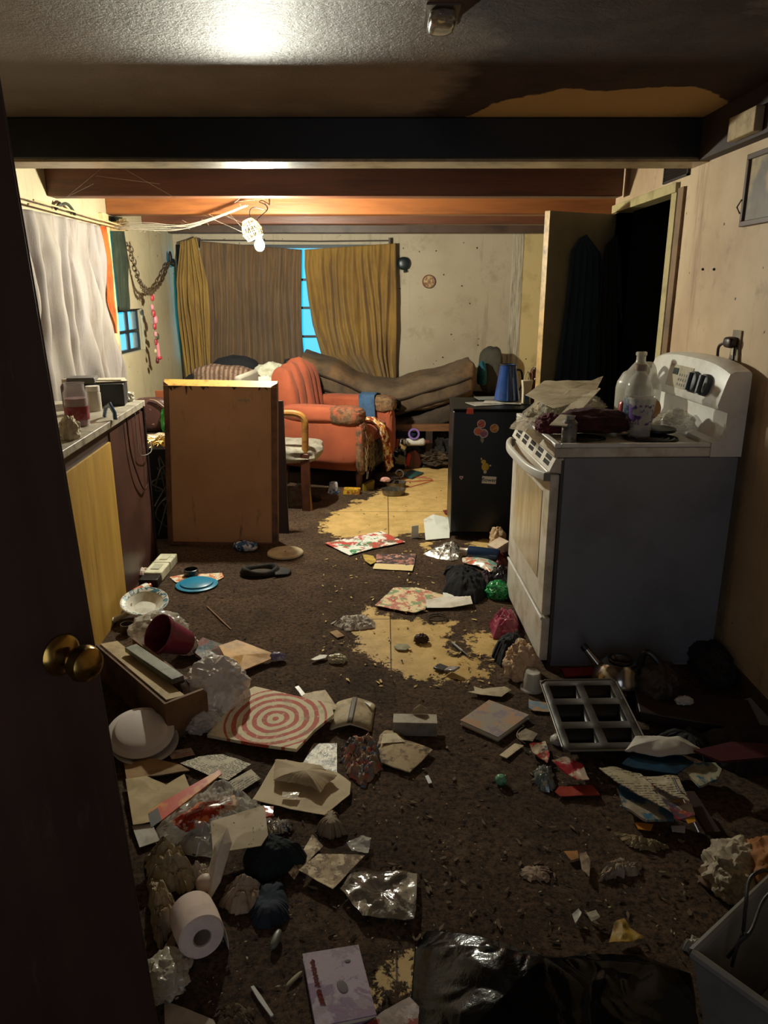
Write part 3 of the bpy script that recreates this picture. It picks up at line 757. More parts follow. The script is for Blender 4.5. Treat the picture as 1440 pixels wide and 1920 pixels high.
B().span(-.32, -.27, .38, .43, .0, .8).build('leg', WDK, t, bevel=.006)
B().span(-.3, -.25, -.1, .38, .55, .95).build('backrest', mat('8f8676', .9), t, bevel=.02)

# ================================================================== ORANGE ARMCHAIR
CH = Vector((-.40, 6.12, 0))
OR = None
n = NT('worn_orange_velvet')
base = n.mix(n.ramp(n.noise(4, 6, .6), .35, .7), 'ac5432', '8e4428')
base = n.mix(n.ramp(n.noise(14, 8, .7), .58, .8), base, '642c1a')
n.col(base); n.set(Roughness=.85); n.b.inputs['Sheen Weight'].default_value = .1; n.bump(n.noise(160, 3), .3, .004); OR = n.m
WORN = mat('8a6a48', .9, '5a4430', 30, (.4, .6), bump=.4, bscale=90, two='a85234', twoscale=6, twor=(.45, .6))
t = thing('armchair', 'worn orange velvet armchair with frayed arms facing right', 'armchair', CH, R(-19))
B().pad((0, -.02, .27), (.74, .68, .24), 8, .03, n=12).build('seat_base', OR, t)
B().pad((.06, 0, .43), (.66, .48, .16), 5, .08, seed=1).build('seat_cushion', OR, t)
b = B()
for k in range(5):
    y_ = -.23 + .115 * k
    b.pad((-.30 - .012 * abs(k - 2), y_, .70 - .015 * abs(k - 2)), (.20, .125, .60 - .03 * abs(k - 2)), 3.2, .05, seed=k, rot=ry(R(-9)), n=8)
b.build('backrest', OR, t)
for s_ in (-1, 1):
    y_ = s_ * .335
    bb = B().pad((.0, y_, .40), (.72, .13, .36), 7, .02, seed=s_ + 3)
    bb.build('arm_side', OR, t)
    B().pad((-.01, y_, .60), (.64, .17, .14), 3, .06, seed=s_ + 6).build('armrest', OR, t)
    B().pad((.23 if s_ < 0 else .26, y_ * 1.01, .60), (.30, .176, .145), 3.2, .08, 8, seed=s_ + 9).build('worn_arm_front', WORN, t)
    B().pad((.36, y_, .36), (.08, .15, .42), 3, .15, 6, seed=s_ + 12).build('frayed_edge', WORN if s_ < 0 else OR, t)
B().pad((.375, .0, .26), (.03, .5, .2), 4, .1, 6, seed=4).build('torn_front', mat('3c2c1e', .9, '8a7a5e', 22, (.5, .6)), t)
for sx, sy in ((.32, -.3), (.32, .28), (-.32, -.3), (-.32, .28)):
    B().lathe([(.016, 0), (.022, .02), (.032, .17), (0, .17)], 12, (sx, sy, 0)).build('leg', mat('3a1e14', .4), t)
b = B(); random.seed(2)
for k in range(40):
    p = Vector((.40, -.33 + random.uniform(-.05, .12), random.uniform(.2, .5)))
    b.tube([p, p + Vector((.015, random.uniform(-.02, .02), -.04)), p + Vector((.01, random.uniform(-.03, .03), -.09))], .0015, 4)
b.build('loose_threads', mat('a08a64', .9), t)
def cw(x, y, z): # chair local to world
    return CH + rz(R(-19)) @ Vector((x, y, z))
# blue cloth over far arm
b = B().grid(lambda i, j: cw(.10 + .13 * i + .015 * math.sin(j * 7), .335 + (.1 * math.cos(math.pi * (j * 1.25 - .1))) * -1, .50 + .185 * math.sin(max(0, math.pi * min(j, .62) / .8)) if j < .62 else .62 - (j - .62) * .55), 8, 24)
pts = [(.24, .685), (.30, .695), (.36, .690), (.415, .66), (.425, .60)]
def blue(i, j):
    prof = [(.225, .44), (.232, .60), (.25, .675), (.335, .692), (.42, .67), (.43, .55)]
    q = j * (len(prof) - 1); k = min(int(q), len(prof) - 2); f = q - k
    y_ = prof[k][0] * (1 - f) + prof[k + 1][0] * f; z_ = prof[k][1] * (1 - f) + prof[k + 1][1] * f
    return cw(.08 + .14 * i + (.10 * (1 - j) if j < .4 else .06) * .5, y_ + .004 * math.sin(i * 9), z_)
b.bm.free(); b = B().grid(blue, 10, 24)
tag(b.build('towel', mat('3f5f80', .9, '2c4460', 12, bump=.3), solid=.008, smooth=180), 'folded blue towel draped over the far arm of the orange armchair', 'towel')
# patterned scarf on the chair front
def scarf(i, j):
    prof = [(.25, .535), (.36, .53), (.43, .47), (.45, .36), (.46, .22), (.475, .12)]
    q = j * (len(prof) - 1); k = min(int(q), len(prof) - 2); f = q - k
    x_ = prof[k][0] * (1 - f) + prof[k + 1][0] * f; z_ = prof[k][1] * (1 - f) + prof[k + 1][1] * f
    return cw(x_ + .012 * math.sin(i * 12 + j * 3), -.16 + .14 * i + .08 * j + .01 * math.sin(j * 9), z_ + .01 * math.cos(i * 14))
n = NT('scarf_print')
base = n.mix(n.ramp(n.noise(18, 3, .5, dist=1.5), .48, .52), 'd89a52', '8a2f1c'); base = n.mix(n.ramp(n.noise(26, 3, .5, n.mapping(loc=(2, 2, 2))), .55, .58), base, 'efe0b8'); n.col(base); n.set(Roughness=.8)
tag(B().grid(scarf, 14, 40).build('scarf', n.m, solid=.006, smooth=180), 'orange and cream patterned scarf hanging off the armchair seat', 'scarf')

# ================================================================== SOFA / MATTRESS at the back wall
GREY = mat('6f5a44', .9, '3f3226', 5, (.4, .7), bump=.4, bscale=60, two='7d5d3c', twoscale=2.2)
t = thing('sofa_bed', 'collapsed brown sofa bed under the back window', 'sofa bed', (0, 6.95, 0))
B().span(-.42, 1.05, .20, .26, .0, .60).build('back_board', mat('2a1f17', .8), t)
B().span(-.3, 1.05, -.42, -.37, .33, .39).build('wooden_rail', mat('7a5030', .6, '4a301c', 6, stretch=(1, 5, 5)), t)
B().span(-.3, 1.05, -.10, .19, .02, .32).build('slat_frame', mat('2b2018', .8), t)
for x_ in (-.25, .40, 1.0):
    B().span(x_ - .03, x_ + .03, -.42, -.37, 0, .33).build('leg', mat('2a1c12', .6), t)
B().tube([(.62, -.43, .46), (.63, -.435, .36), (.62, -.43, .24)], .010, 8).build('metal_bracket', mat('8a8278', .4, metal=.7), t)
# sagging mattress
prof = [(atY(u, v, 6.75).x, atY(u, v, 6.75).z) for u, v in [(560, 668), (605, 680), (650, 700), (700, 722), (745, 726), (800, 712), (850, 696), (893, 682)]]
def mtx(i):
    q = i * (len(prof) - 1); k = min(int(q), len(prof) - 2); f = q - k; f = f * f * (3 - 2 * f) * .5 + f * .5
    return prof[k][0] * (1 - f) + prof[k + 1][0] * f, prof[k][1] * (1 - f) + prof[k + 1][1] * f
def mat_fn(y0, y1, ztop, th_, tilt, seed, x_shift=0):
    def fn(i, j):
        a = j * 2 * math.pi; e = .35
        cy = math.copysign(abs(math.cos(a)) ** e, math.cos(a)); cz_ = math.copysign(abs(math.sin(a)) ** e, math.sin(a))
        x, z = mtx(i); endk = min(1, min(i, 1 - i) * 14 + .5)
        Y = (y0 + y1) / 2 + cy * (y1 - y0) / 2 * endk; Z = z + ztop - th_ / 2 + cz_ * th_ / 2 * endk + (Y - y0) * tilt
        w_ = noise.noise(Vector((x * 3, Y * 3, Z * 6 + seed))) * .03 + .022 * ridged(Vector((x * 2.2 + z * 3, Y * 6, Z * 9 + seed)), 3)
        return Vector((x + x_shift, Y + w_ - 6.95, Z + w_))
    return fn
def caps(b, nu, nv):
    b.bm.verts.ensure_lookup_table()
    for s_ in (0, nu): b.bm.faces.new([b.bm.verts[s_ * (nv + 1) + k] for k in range(nv)])
    bmesh.ops.remove_doubles(b.bm, verts=b.bm.verts, dist=1e-5)
    return b
caps(B().grid(mat_fn(6.60, 7.10, -.005, .27, .10, 1), 60, 40), 60, 40).build('mattress', GREY, t, smooth=60)
caps(B().grid(mat_fn(6.58, 7.10, -.285, .15, .02, 5, .02), 60, 40), 60, 40).build('under_mattress', mat('4a3c30', .9, '2b221a', 6, bump=.4, bscale=60), t, smooth=60)
b = B()
for dz_ in (.085, .20):
    b.tube([Vector((mtx(k / 40)[0], 6.592 - 6.95 + .006 * math.sin(k), mtx(k / 40)[1] - dz_ + .006 * math.sin(k * .7))) for k in range(2, 39)], .009, 6)
b.build('crease_lines', mat('3a2c20', .9), t)  # dark tubes drawing the shade of the mattress fold lines
c = atY(741, 762, 6.55)
b = B().pad((0, 0, 0), (.10, .05, .09), 3).tube([(-.05, -.02, .0), (-.045, -.02, .05), (0, -.02, .065), (.045, -.02, .04), (.05, -.02, 0)], .007, 6)
o = b.build('belt_buckle', mat('101010', .12, metal=.6)); o.location = c; tag(o, 'shiny black buckled pouch on the sagging mattress front', 'pouch')
wad('teal_cloth', 'teal cloth hanging at the raised right end of the mattress', 'cloth', (atY(903, 722, 6.9).x, 6.9, .70), (.08, .2, .2), mat('165a68', .8), .25, 2, 15)
t2 = B().pad((0, 0, .21), (.22, .16, .42), 3, .08).build('cushion', mat('4d4a3e', .9, '33302a', 8)); t2.location = (atY(915, 720, 7.2).x, 7.06, .605)
tag(t2, 'grey green cushion standing behind the right end of the mattress', 'cushion')
bb_ = boxthing('storage_crate', 'dark crate under the grey green cushion by the back wall', 'crate', (1.22, 7.06, 0), (.30, .4, .60), mat('231a14', .8))
# left part of sofa with cushions
t = thing('old_couch', 'dark couch under the brown curtain piled with cushions', 'couch', (-1.2, 6.58, 0))
B().pad((0, .1, .28), (1.35, .8, .5), 8, .02).build('couch_base', mat('1e1c1e', .9), t)
B().pad((0, .42, .62), (1.3, .22, .38), 5, .04).build('couch_back', mat('202024', .9), t)
n = NT('striped_cloth')
wv = n.n('ShaderNodeTexWave', bands_direction='X'); wv.inputs['Scale'].default_value = 9; wv.inputs['Distortion'].default_value = 1.2; n.l(n.tc.outputs['Object'], wv.inputs['Vector'])
base = n.mix(n.ramp(wv.outputs['Fac'], .35, .65), '6a4c3c', '957c66'); base = n.mix(n.ramp(n.noise(30, 5), .5, .7), base, '503428'); n.col(base); n.set(Roughness=.9); STR = n.m
o = B().pad((0, 0, .13), (.50, .24, .26), 3, .12, seed=3).build('cushion', STR); o.location = atY(424, 738, 6.35); o.location.z = .665; o.rotation_euler = (0, R(4), 0); o.scale = (1.1, 1, 1)
tag(o, 'striped brown cushion lying on the pile above the table top', 'cushion')
boxthing('blanket_stack', 'stack of folded dark blankets under the striped cushion', 'blankets', (-1.2, 6.42, .535), (.80, .3, .085), mat('2a2422', .9, bump=.3), bevel=.03)
o = B().pad((0, 0, .12), (.42, .22, .26), 2.6, .1, seed=6).build('cushion', mat('15161b', .9)); o.location = (atY(443, 700, 6.75).x, 6.72, .72)
tag(o, 'black rounded cushion behind the striped cushion', 'cushion')
wad('bed_sheet', 'crumpled white sheet bundle on top of the cushion pile', 'sheet', (atY(504, 700, 6.4).x, 6.52, .70), (.34, .26, .22), mat('d6d4bc', .8, 'b0a888', 12), .25, 1.8, 3, smooth=80)
wad('bed_sheet', 'white sheet bundle tumbling onto the orange armchair back', 'sheet', (atY(500, 735, 6.25).x, 6.26, .62), (.30, .24, .22), mat('dcd8c6', .8, 'b4ab90', 14), .28, 2.1, 8, smooth=80)
wad('clothes_bundle', 'pale orange shirt tucked beside the armchair back', 'shirt', (atY(536, 735, 6.05).x - .02, 6.1, .70), (.16, .18, .2), mat('c06a4c', .85), .22, 2, 4, smooth=80)
b = B(); c0 = atY(535, 690, 6.8)
b.tube([(c0.x - .02, 6.8, c0.z - .05), (c0.x, 6.8, c0.z + .07), (c0.x + .10, 6.8, c0.z + .09), (c0.x + .13, 6.8, c0.z - .06)], .012, 8)
tag(b.build('bent_rail', mat('2c2624', .4)), 'dark bent frame rail behind the orange armchair', 'frame')
wad('clothes_bundle', 'grey blue cloth bundle under the gap between the back curtains', 'cloth', (atY(590, 690, 7.1).x, 6.98, .66), (.34, .22, .17), mat('4c5a70', .85), .2, 2, 14, smooth=80)

# ================================================================== CLUTTER right of armchair
wad('clothes_pile', 'navy blue clothes pile in front of the sofa bed', 'clothes', (atY(748, 815, 6.6).x, 6.63, .004), (.40, .26, .36), mat('141d34', .9, two='0e0e12', twoscale=6), .35, 2.2, 21, smooth=70)
wad('clothes_pile', 'black clothes heap under the sofa rail beside the fridge', 'clothes', (atY(818, 815, 6.6).x, 6.68, .004), (.36, .26, .26), mat('15110f', .9, '3a2e22', 9), .4, 2.5, 22, smooth=70)
wad('debris_heap', 'brown rubbish heap on the floor left of the fridge back', 'rubbish', (atY(822, 845, 6.65).x, 6.72, .004), (.50, .45, .15), mat('3a2c1e', .9, '1d150f', 14, two='5e4a34', twoscale=12), .5, 4, 23, sub=5)
def bottle(name, label, cat, c, prof, m, rot=None, cap=None, capm=None, rotz_=0, capn='cap', n_=24, extra=None):
    t = thing(name, label, cat, c, rot=rot if rot else (0, 0, rotz_))
    B().lathe(prof, n_).build('bottle_body', m, t)
    if cap: B().lathe(cap, n_).build(capn, capm, t)
    return t
bottle('spray_can', 'white can lying on the rubbish near the navy clothes', 'can', atY(762, 829, 6.47), [(0, 0), (.032, 0), (.033, .01), (.033, .15), (.02, .165), (0, .166)], mat('d8d2c6', .35, 'a08c78', 14), rot=(0, R(90), R(4)), cap=[(.018, .166), (.018, .2), (0, .201)], capm=mat('5a2a20', .4))
b = B().lathe([(.035, -.012), (.05, -.012), (.052, 0), (.05, .012), (.035, .012), (.033, 0), (.035, -.012)], 28, rot=rx(R(70))); o = b.build('tape_roll', mat('7a5aa0', .4)); o.location = atY(776, 814, 6.46); tag(o, 'small purple ring on the navy clothes pile', 'ring')
# shiny dark jug / kettle
c = at(746, 886, .0); t = thing('coffee_maker', 'shiny dark coffee maker standing beside the armchair', 'coffee maker', (c.x - .01, c.y + .06, 0), R(15))
B().pad((0, 0, .11), (.16, .15, .22), 4, .05).build('housing', mat('0c0c0e', .12, coat=.8), t)
B().lathe([(.05, 0), (.062, .03), (.05, .09), (.03, .1), (0, .1)], 20, (.03, -.02, .20)).build('chrome_jug', mat('c8c4bc', .1, metal=1), t)
t = thing('toolbox', 'red and dark hexagonal box beside the coffee maker', 'box', at(770, 880, 0) + Vector((0.0, .07, 0)), R(20))
B().prism([(-.07, 0), (.06, 0), (.085, .05), (.06, .13), (.02, .17), (-.05, .15)], -.06, .06, 'y').build('box_body', mat('4a1414', .35, '2a0a0a', 9), t, bevel=.004)
B().prism([(-.075, .04), (-.04, .03), (-.02, .13), (-.05, .15)], -.064, -.061, 'y').build('red_panel', mat('c81e1e', .35), t)
b = B().lathe([(.028, -.02), (.037, -.02), (.039, 0), (.037, .02), (.028, .02), (.026, 0), (.028, -.02)], 28, rot=rx(R(80))); o = b.build('tape_roll', mat('b8c4d4', .3)); o.location = at(749, 890, .03) + Vector((0, 0, .008)); tag(o, 'pale blue ring standing in front of the coffee maker', 'ring')
sheet('book', 'thin teal book on the yellow vinyl by the red box', 'book', [(752, 893), (770, 883), (794, 888), (772, 898)], mat('2f5c5c', .5, '1c3a3a', 12), th=.012, amp=0)
b = B(); P = lambda u, v, z=.008: at(u, v, z)
b.tube([P(735, 905), P(765, 893), P(808, 897), P(812, 901), P(770, 913), P(735, 905)], .003, 6); b.tube([P(740, 900), P(775, 903), P(810, 900)], .003, 6); b.tube([P(740, 896), P(800, 894)], .0025, 6)
tag(b.build('coat_hanger', mat('b03020', .4)), 'red wire coat hanger on the yellow vinyl', 'hanger')
for (u, v, r, lab, z) in ((738, 932, .095, 'front grey round cake tin on the yellow vinyl', .004), (741, 918, .09, 'rear round tin lying behind the front cake tin', .004)):
    c = at(u, v - 2, z); c.y += .05
    t = thing('cake_tin', lab, 'tin', c)
    B().lathe([(0, 0), (r * .86, 0), (r * .9, .006), (r, .042), (r * 1.03, .044), (r * .98, .042), (r * .87, .010), (0, .008)], 32, sy=.55 if z > .004 else .72).build('pan', mat('7c7468', .35, '4c443a', 20, metal=.6), t)
wad('clothes_bundle', 'brown furry cloth under the armchair front corner', 'cloth', at(722, 905, .004), (.22, .3, .07), mat('3a2418', .9, '1f130c', 12, bump=.5), .4, 3, 31, smooth=70)
wad('tissue', 'small pink crumpled tissue by the round tins', 'tissue', at(722, 902, .07), (.07, .05, .03), mat('d8a090', .7), .4, 3, 32)
t = thing('yoghurt_cup', 'white plastic cup upside down under the armchair', 'cup', at(625, 926, 0) + Vector((0, .03, 0)))
B().lathe([(0, .085), (.03, .085), (.033, .08), (.042, .012), (.047, .010), (.047, 0), (.042, 0), (.04, .006), (.030, .078), (0, .08)], 28).build('cup', print_mat('dcdcd8', '5078b0', 'blotch', scale=2.5), t)
t = thing('snack_carton', 'small yellow carton lying under the armchair front', 'carton', at(655, 928, 0) + Vector((.02, .035, 0)), R(-8))
B().span(-.065, .065, -.03, .03, 0, .045).build('carton', print_mat('d8b020', 'a07010', 'blotch', ink2='b03018', scale=3), t, bevel=.002)
t = thing('cardboard_box', 'torn yellow box corner behind the armchair leg', 'box', at(690, 922, 0) + Vector((0, .05, 0)), R(30))
B().prism([(-.05, 0), (.04, 0), (.05, .08), (-.05, .05)], -.02, .02, 'y').build('carton', mat('8c7420', .6, '5a4a14', 12), t)
wad('slipper', 'dark crumpled rag on the carpet behind the chair leg', 'rag', at(587, 938, .004), (.12, .08, .04), mat('2a1414', .8), .35, 2, 33)
heap('rug_bundle', 'grey brown cloth under the wooden arm chair', 'cloth', [(535, 925), (560, 905), (580, 920), (575, 945), (545, 950)], mat('5a4a40', .9, '33281f', 10), .04, .03, 18)

# ================================================================== RIGHT WALL: vent, picture, outlet, door leaf
t = thing('vent_grille', 'dark slatted vent grille on the right wall above the doorway', 'vent', (XR - .012, 3.84, 2.02))
yv0 = 3.765; yv1 = 4.09
VB = mat('2a1c16', .5)
t.location = (XR - .012, (yv0 + yv1) / 2, 2.005); hw = (yv1 - yv0) / 2
b = B().span(-.0, .011, -hw, hw, -.0, .008).span(0, .011, -hw, hw, .092, .10).span(0, .011, -hw, -hw + .012, 0, .10).span(0, .011, hw - .012, hw, 0, .10); b.build('vent_frame', VB, t)
b = B().span(.006, .0105, -hw + .01, hw - .01, .006, .094); b.build('backing', mat('0a0808', .9), t)
for k in range(7):
    B().box((.002, 0, .016 + k * .0112), (.010, hw * 2 - .026, .002), ry(R(35))).build('slat', VB, t)
t.location.z = 2.035
t.location.x = XR - .013
# framed picture
pa = atX(1412, 290, XR); pb = atX(1400, 425, XR)
t = thing('framed_picture', 'brown framed picture hung on the right wall', 'picture', (XR - .016, 0, 0))
y1 = pa.y; y0 = y1 - .42; z0, z1 = pb.z, pa.z
FM = mat('4a3322', .45)
for nm, a in (('frame_bar', (y0, y1, z0, z0 + .02)), ('frame_bar', (y0, y1, z1 - .02, z1)), ('frame_bar', (y0, y0 + .02, z0 + .021, z1 - .021)), ('frame_bar', (y1 - .02, y1, z0 + .021, z1 - .021))):
    B().span(-.006, .014, *a).build(nm, FM, t, bevel=.002)
B().span(.004, .012, y0 + .02, y1 - .02, z0 + .02, z1 - .02).build('picture_sheet', mat('b9a684', .3, '6f6a66', 4, (.45, .7), two='8d8a86', twoscale=4), t)
B().tube([(-.008, y1 - .004, z0 + .10), (-.012, y1 + .02, z0 + .075), (-.008, y1 - .002, z0 + .05)], .003, 6).build('wire', mat('3a2a20', .5), t)
for (u, v, k) in ((1318, 505, 'left'), (1339, 505, 'right')):
    p = atX(u, v, XR - .002); o = B().cyl((0, 0, 0), (-.006, 0, 0), .006, .004, 10).build('screw', mat('120d0a', .5)); o.location = p
    tag(o, '%s of two dark screws in the right wall' % k, 'screw')
p = atX(1382, 648, XR); t = thing('wall_outlet', 'brown wall outlet with plugged cord above the stove', 'outlet', p)
B().box((-.004, 0, 0), (.007, .075, .12)).build('cover_plate', mat('8a7a60', .4, '4f3e2c', 20), t, bevel=.002)
B().box((-.010, .003, -.02), (.006, .03, .035)).build('socket', mat('c8b890', .4), t)
B().pad((-.022, .012, .012), (.045, .075, .045), 3).build('plug', mat('2a1012', .4), t)
B().tube(curve_pts([(-.03, .03, .01), (-.04, .075, -.01), (-.035, .08, -.08), (-.03, .075, -.16), (-.02, .05, -.22)]), .006, 8).build('cord', mat('2a1214', .4), t)
B().tube(curve_pts([(-.02, -.02, .0), (-.022, -.03, -.07), (-.02, -.01, -.12), (-.02, .02, -.16)]), .005, 8).build('cord', mat('20100f', .4), t)

hg = Vector((XR - .012, 4.90, 0)); fr = Vector((.955, 4.655, 0)); d_ = fr - hg
t = thing('door_1', None, None, hg, math.atan2(d_.y, d_.x)); t['kind'] = 'structure'
DL = d_.length
n = NT('dirty_door_paint')
base = n.mix(n.ramp(n.noise(3, 6, .6), .35, .7), '8f8264', '6f634a'); base = n.mix(n.ramp(n.noise(5, 8, .8, n.mapping((3, 3, 1))), .58, .7), base, '3f2c1c'); n.col(base); n.set(Roughness=.6)
B().span(0, DL, -.02, .02, .01, 1.965).build('leaf', n.m, t)
B().span(DL, DL + .006, -.022, .022, .01, 1.965).build('edge_strip', mat('b08c50', .5, '5f4527', 10, (.45, .7)), t)
def ang_local(u, v, off):  # point on a plane offset from the door leaf toward the camera
    nrm = Vector((-d_.y, d_.x, 0)).normalized()
    if nrm.y > 0: nrm = -nrm
    P0_ = hg + nrm * off; D = ray(u, v); t_ = (P0_ - Vector((0, 0, CAM_H))).dot(nrm) / D.dot(nrm)
    return Vector((0, 0, CAM_H)) + D * t_
def hang(nm, lab, Lp, Rp, m, off, seed, folds=5, dep=.014):
    Lw = [ang_local(u, v, off) for u, v in Lp]; Rw = [ang_local(u, v, off) for u, v in Rp]
    def pick(P_, t_):
        q = t_ * (len(P_) - 1); k = min(int(q), len(P_) - 2); return P_[k].lerp(P_[k + 1], q - k)
    nrm = Vector((-d_.y, d_.x, 0)).normalized()
    def fn(i, j):
        p = pick(Lw, j).lerp(pick(Rw, j), i)
        return p + nrm * (dep * math.sin(i * folds * 6.28 + 2 * noise.noise(Vector((i * 3, j * 2, seed)))) * min(1, .2 + j * 1.2))
    return tag(B().grid(fn, 60, 40).build(nm, m, solid=.004, smooth=180), lab, 'clothing')
hang('hanging_robe', 'dark blue robe hanging on the open door leaf', [(1088, 446), (1072, 470), (1062, 560), (1050, 650), (1038, 750), (1034, 800)], [(1100, 440), (1128, 478), (1128, 560), (1128, 650), (1128, 750), (1128, 800)], mat('1f3038', .9, '141f26', 6), .05, 1)
hang('hanging_coat', 'black coat hanging beside the blue robe on the door hinge side', [(1135, 460), (1128, 500), (1120, 600), (1118, 700), (1114, 800)], [(1158, 440), (1168, 500), (1172, 600), (1170, 700), (1168, 800)], mat('1c1a19', .9), .075, 3)

# ================================================================== FRIDGE
fxy = at(846, 1012, 0); t = thing('mini_fridge', 'small black fridge with magnets on its door', 'fridge', (fxy.x + .245, fxy.y + .27, 0), R(-2))
BL = mat('0f0f10', .35, '1f1d1b', 9, (.5, .8)); FZ = .835
B().span(-.24, .24, -.20, .24, .02, FZ - .012).build('cabinet', BL, t, bevel=.006)
B().span(-.243, .243, -.27, -.205, .045, FZ - .014).build('door', BL, t, bevel=.01)
B().span(-.245, .245, -.272, .245, FZ - .012, FZ).build('top_panel', mat('040404', .5, spec=.2), t, bevel=.004)
B().span(-.235, .235, -.19, .2, 0, .02).build('plinth', mat('090909', .6), t)
def on_fridge(u, v):  # to the fridge's local front plane
    p = atY(u, v, fxy.y - .004); q = rz(R(2)) @ (p - t.location); return q.x, q.z
def magnet(nm, lab, px, m, r=None, box=None, parts=(), cat='magnet'):
    x_, z_ = on_fridge(*px); o = thing(nm, lab, cat, t.matrix_world @ Vector((0, 0, 0)))
    q = rz(R(-2)) @ Vector((x_, -.2735, z_)); o.location = t.location + q; o.rotation_euler = (0, 0, R(-2))
    return o
def disc(r, y0=0, y1=-.003, c=(0, 0), n=24): return B().cyl((c[0], y0, c[1]), (c[0], y1, c[1]), r, r, n)
o = magnet('balloon_magnet', 'cluster of red, orange and purple balloon stickers on the fridge', (904, 808), None)
PX = .0031
for nm, (dx, dy, r, c_) in (('balloon', (-2, -14, 8.5, 'b82c34')), ('balloon', (-8, 1, 8.5, 'd86a44')), ('balloon', (3, 5, 9, '8c5a80'))):
    disc(r * PX, -0.0005 * (dx + 10) * .2, -.003 - .0001 * (dx + 10), (dx * PX, -dy * PX)).build('balloon_rim', mat('d8c8b8', .5), o)
    disc(r * PX * .8, -.0045, -.0055, (dx * PX, -dy * PX)).build('balloon', mat(c_, .4, 'e08a60', 60, (.5, .6)), o)
B().prism([(-.006, -.04), (.008, -.04), (.014, -.06), (.004, -.078), (-.008, -.06)], -.003, 0, 'y').build('balloon_tail', mat('9a9484', .5), o)
o = magnet('round_magnet', 'round orange sticker right of the balloon stickers', (927, 803), None)
disc(.027).build('rim', mat('c8b890', .5), o); disc(.022, -.003, -.0045).build('face', mat('c06a38', .5, 'd8b060', 70, (.48, .55)), o)
o = magnet('yellow_magnet', 'yellow plump creature sticker on the fridge', (910, 874), None)
B().pad((0, -.003, -.004), (.046, .005, .050), 2.2, n=5).build('sticker_body', mat('d0a828', .4), o)
B().pad((-.012, -.003, .028), (.030, .005, .026), 2.2, n=5).build('sticker_head', mat('d8b83c', .4), o)
B().pad((-.026, -.003, .046), (.010, .005, .014), 2.2, n=4).build('sticker_wing', mat('cfc8b0', .4), o)
B().pad((.030, -.003, .004), (.012, .005, .012), 2.2, n=4).build('sticker_wing', mat('cfc8b0', .4), o)
B().pad((0, -.003, -.036), (.020, .005, .022), 2.2, n=4).build('sticker_foot', mat('cfc8b0', .4), o)
o = magnet('heart_sticker', 'tiny pink heart sticker on the fridge door', (865, 896), None)
B().prism([(0, -.014), (.012, 0), (.011, .009), (.004, .011), (0, .006), (-.004, .011), (-.011, .009), (-.012, 0)], -.002, 0, 'y').build('heart_edge', mat('d8c8c8', .5), o)
B().prism([(0, -.008), (.007, 0), (.006, .005), (0, .003), (-.006, .005), (-.007, 0)], -.0035, -.0021, 'y').build('heart', mat('a84860', .5), o)
o = magnet('word_magnet', 'pale word magnet reading flower on the fridge', (917, 900), None)
o.rotation_euler = (0, R(3), R(-2))
B().span(-.044, .044, -.003, 0, -.023, .023).build('tile', mat('f0e6d0', .5), o)
fc = bpy.data.curves.new('lettering', 'FONT'); fc.body = 'flower'; fc.size = .034; fc.align_x = 'CENTER'; fc.align_y = 'CENTER'; fc.extrude = .0004; fc.offset = .0002
fo = bpy.data.objects.new('lettering', fc); COL.objects.link(fo); dg = bpy.context.evaluated_depsgraph_get()
fm = bpy.data.meshes.new_from_object(fo.evaluated_get(dg)); bpy.data.objects.remove(fo)
lo = bpy.data.objects.new('lettering', fm); COL.objects.link(lo); fm.materials.clear(); fm.materials.append(mat('060504', .6)); lo.parent = o
lo.location = (0, -.0036, 0); lo.rotation_euler = (R(90), 0, 0)
o = magnet('orange_clip', 'bright orange clip at the top left of the fridge', (881, 771), None)
B().prism([(-.022, -.016), (.022, -.018), (.022, .012), (.012, .018), (-.014, .018)], -.006, 0, 'y').build('clip_body', mat('e8501c', .35), o)
FT = FZ + .001
c = at(954, 757, FZ); c.y += .08
t = thing('coffee_pot', 'tapered blue enamel coffee pot on the fridge', 'coffee pot', (c.x, c.y, FT + .013))
B().lathe([(0, 0), (.078, 0), (.082, .004), (.081, .012), (.052, .215), (.054, .222), (.049, .222), (.047, .21), (.07, .02), (0, .012)], 36).build('pot_body', mat('1c3f78', .22, '10244a', 8, coat=.6), t)
B().lathe([(.053, .219), (.056, .222), (.053, .226), (.049, .222), (.053, .219)], 36).build('dark_rim', mat('15161c', .3), t)
B().tube(curve_pts([(.056, .01, .19), (.085, .012, .18), (.095, .012, .12), (.085, .012, .07), (.074, .01, .06)]), .007, 8).build('handle', mat('15161c', .3), t)
for k, (u, v, w_, a_, c_, lab) in enumerate(((905, 760, .20, .3, '8f8a80', 'grey plastic sleeve on the fridge top'), (940, 758, .24, -.25, 'a8a294', 'white sheet of paper under the blue coffee pot'), (915, 752, .18, .1, '5d6260', 'dark folded leaflet at the fridge top back'))):
    c = at(u, v, FT); boxthing('paper_sheet', lab, 'paper', (c.x + .02, c.y + .06, FT + .004 * k), (w_, .16, .0035), mat(c_, .35, '4f4a42', 14), a_)
c = at(992, 760, FZ); t = thing('lotion_bottle', 'white bottle with blue label square at the fridge right edge', 'bottle', (c.x - .01, c.y + .05, FT), R(5))
B().prism([(-.026, 0), (.026, 0), (.026, .09), (.036, .15), (-.036, .15), (-.028, .09)], -.018, .018, 'y').build('bottle_body', mat('c0b498', .4), t, bevel=.006)
B().span(-.015, .012, -.0195, -.0185, .03, .058).build('blue_label', mat('1f4f8c', .4), t)
B().span(-.016, .014, -.0195, -.0185, .0, .029).build('pale_label', mat('5a7890', .4), t)
b = B(); b.tube(curve_pts([(-.02, 0, .15), (-.01, 0, .19), (0, 0, .20), (.01, 0, .18), (.015, 0, .15)]), .003, 6); b.build('string_loop', mat('b0a080', .6), t)
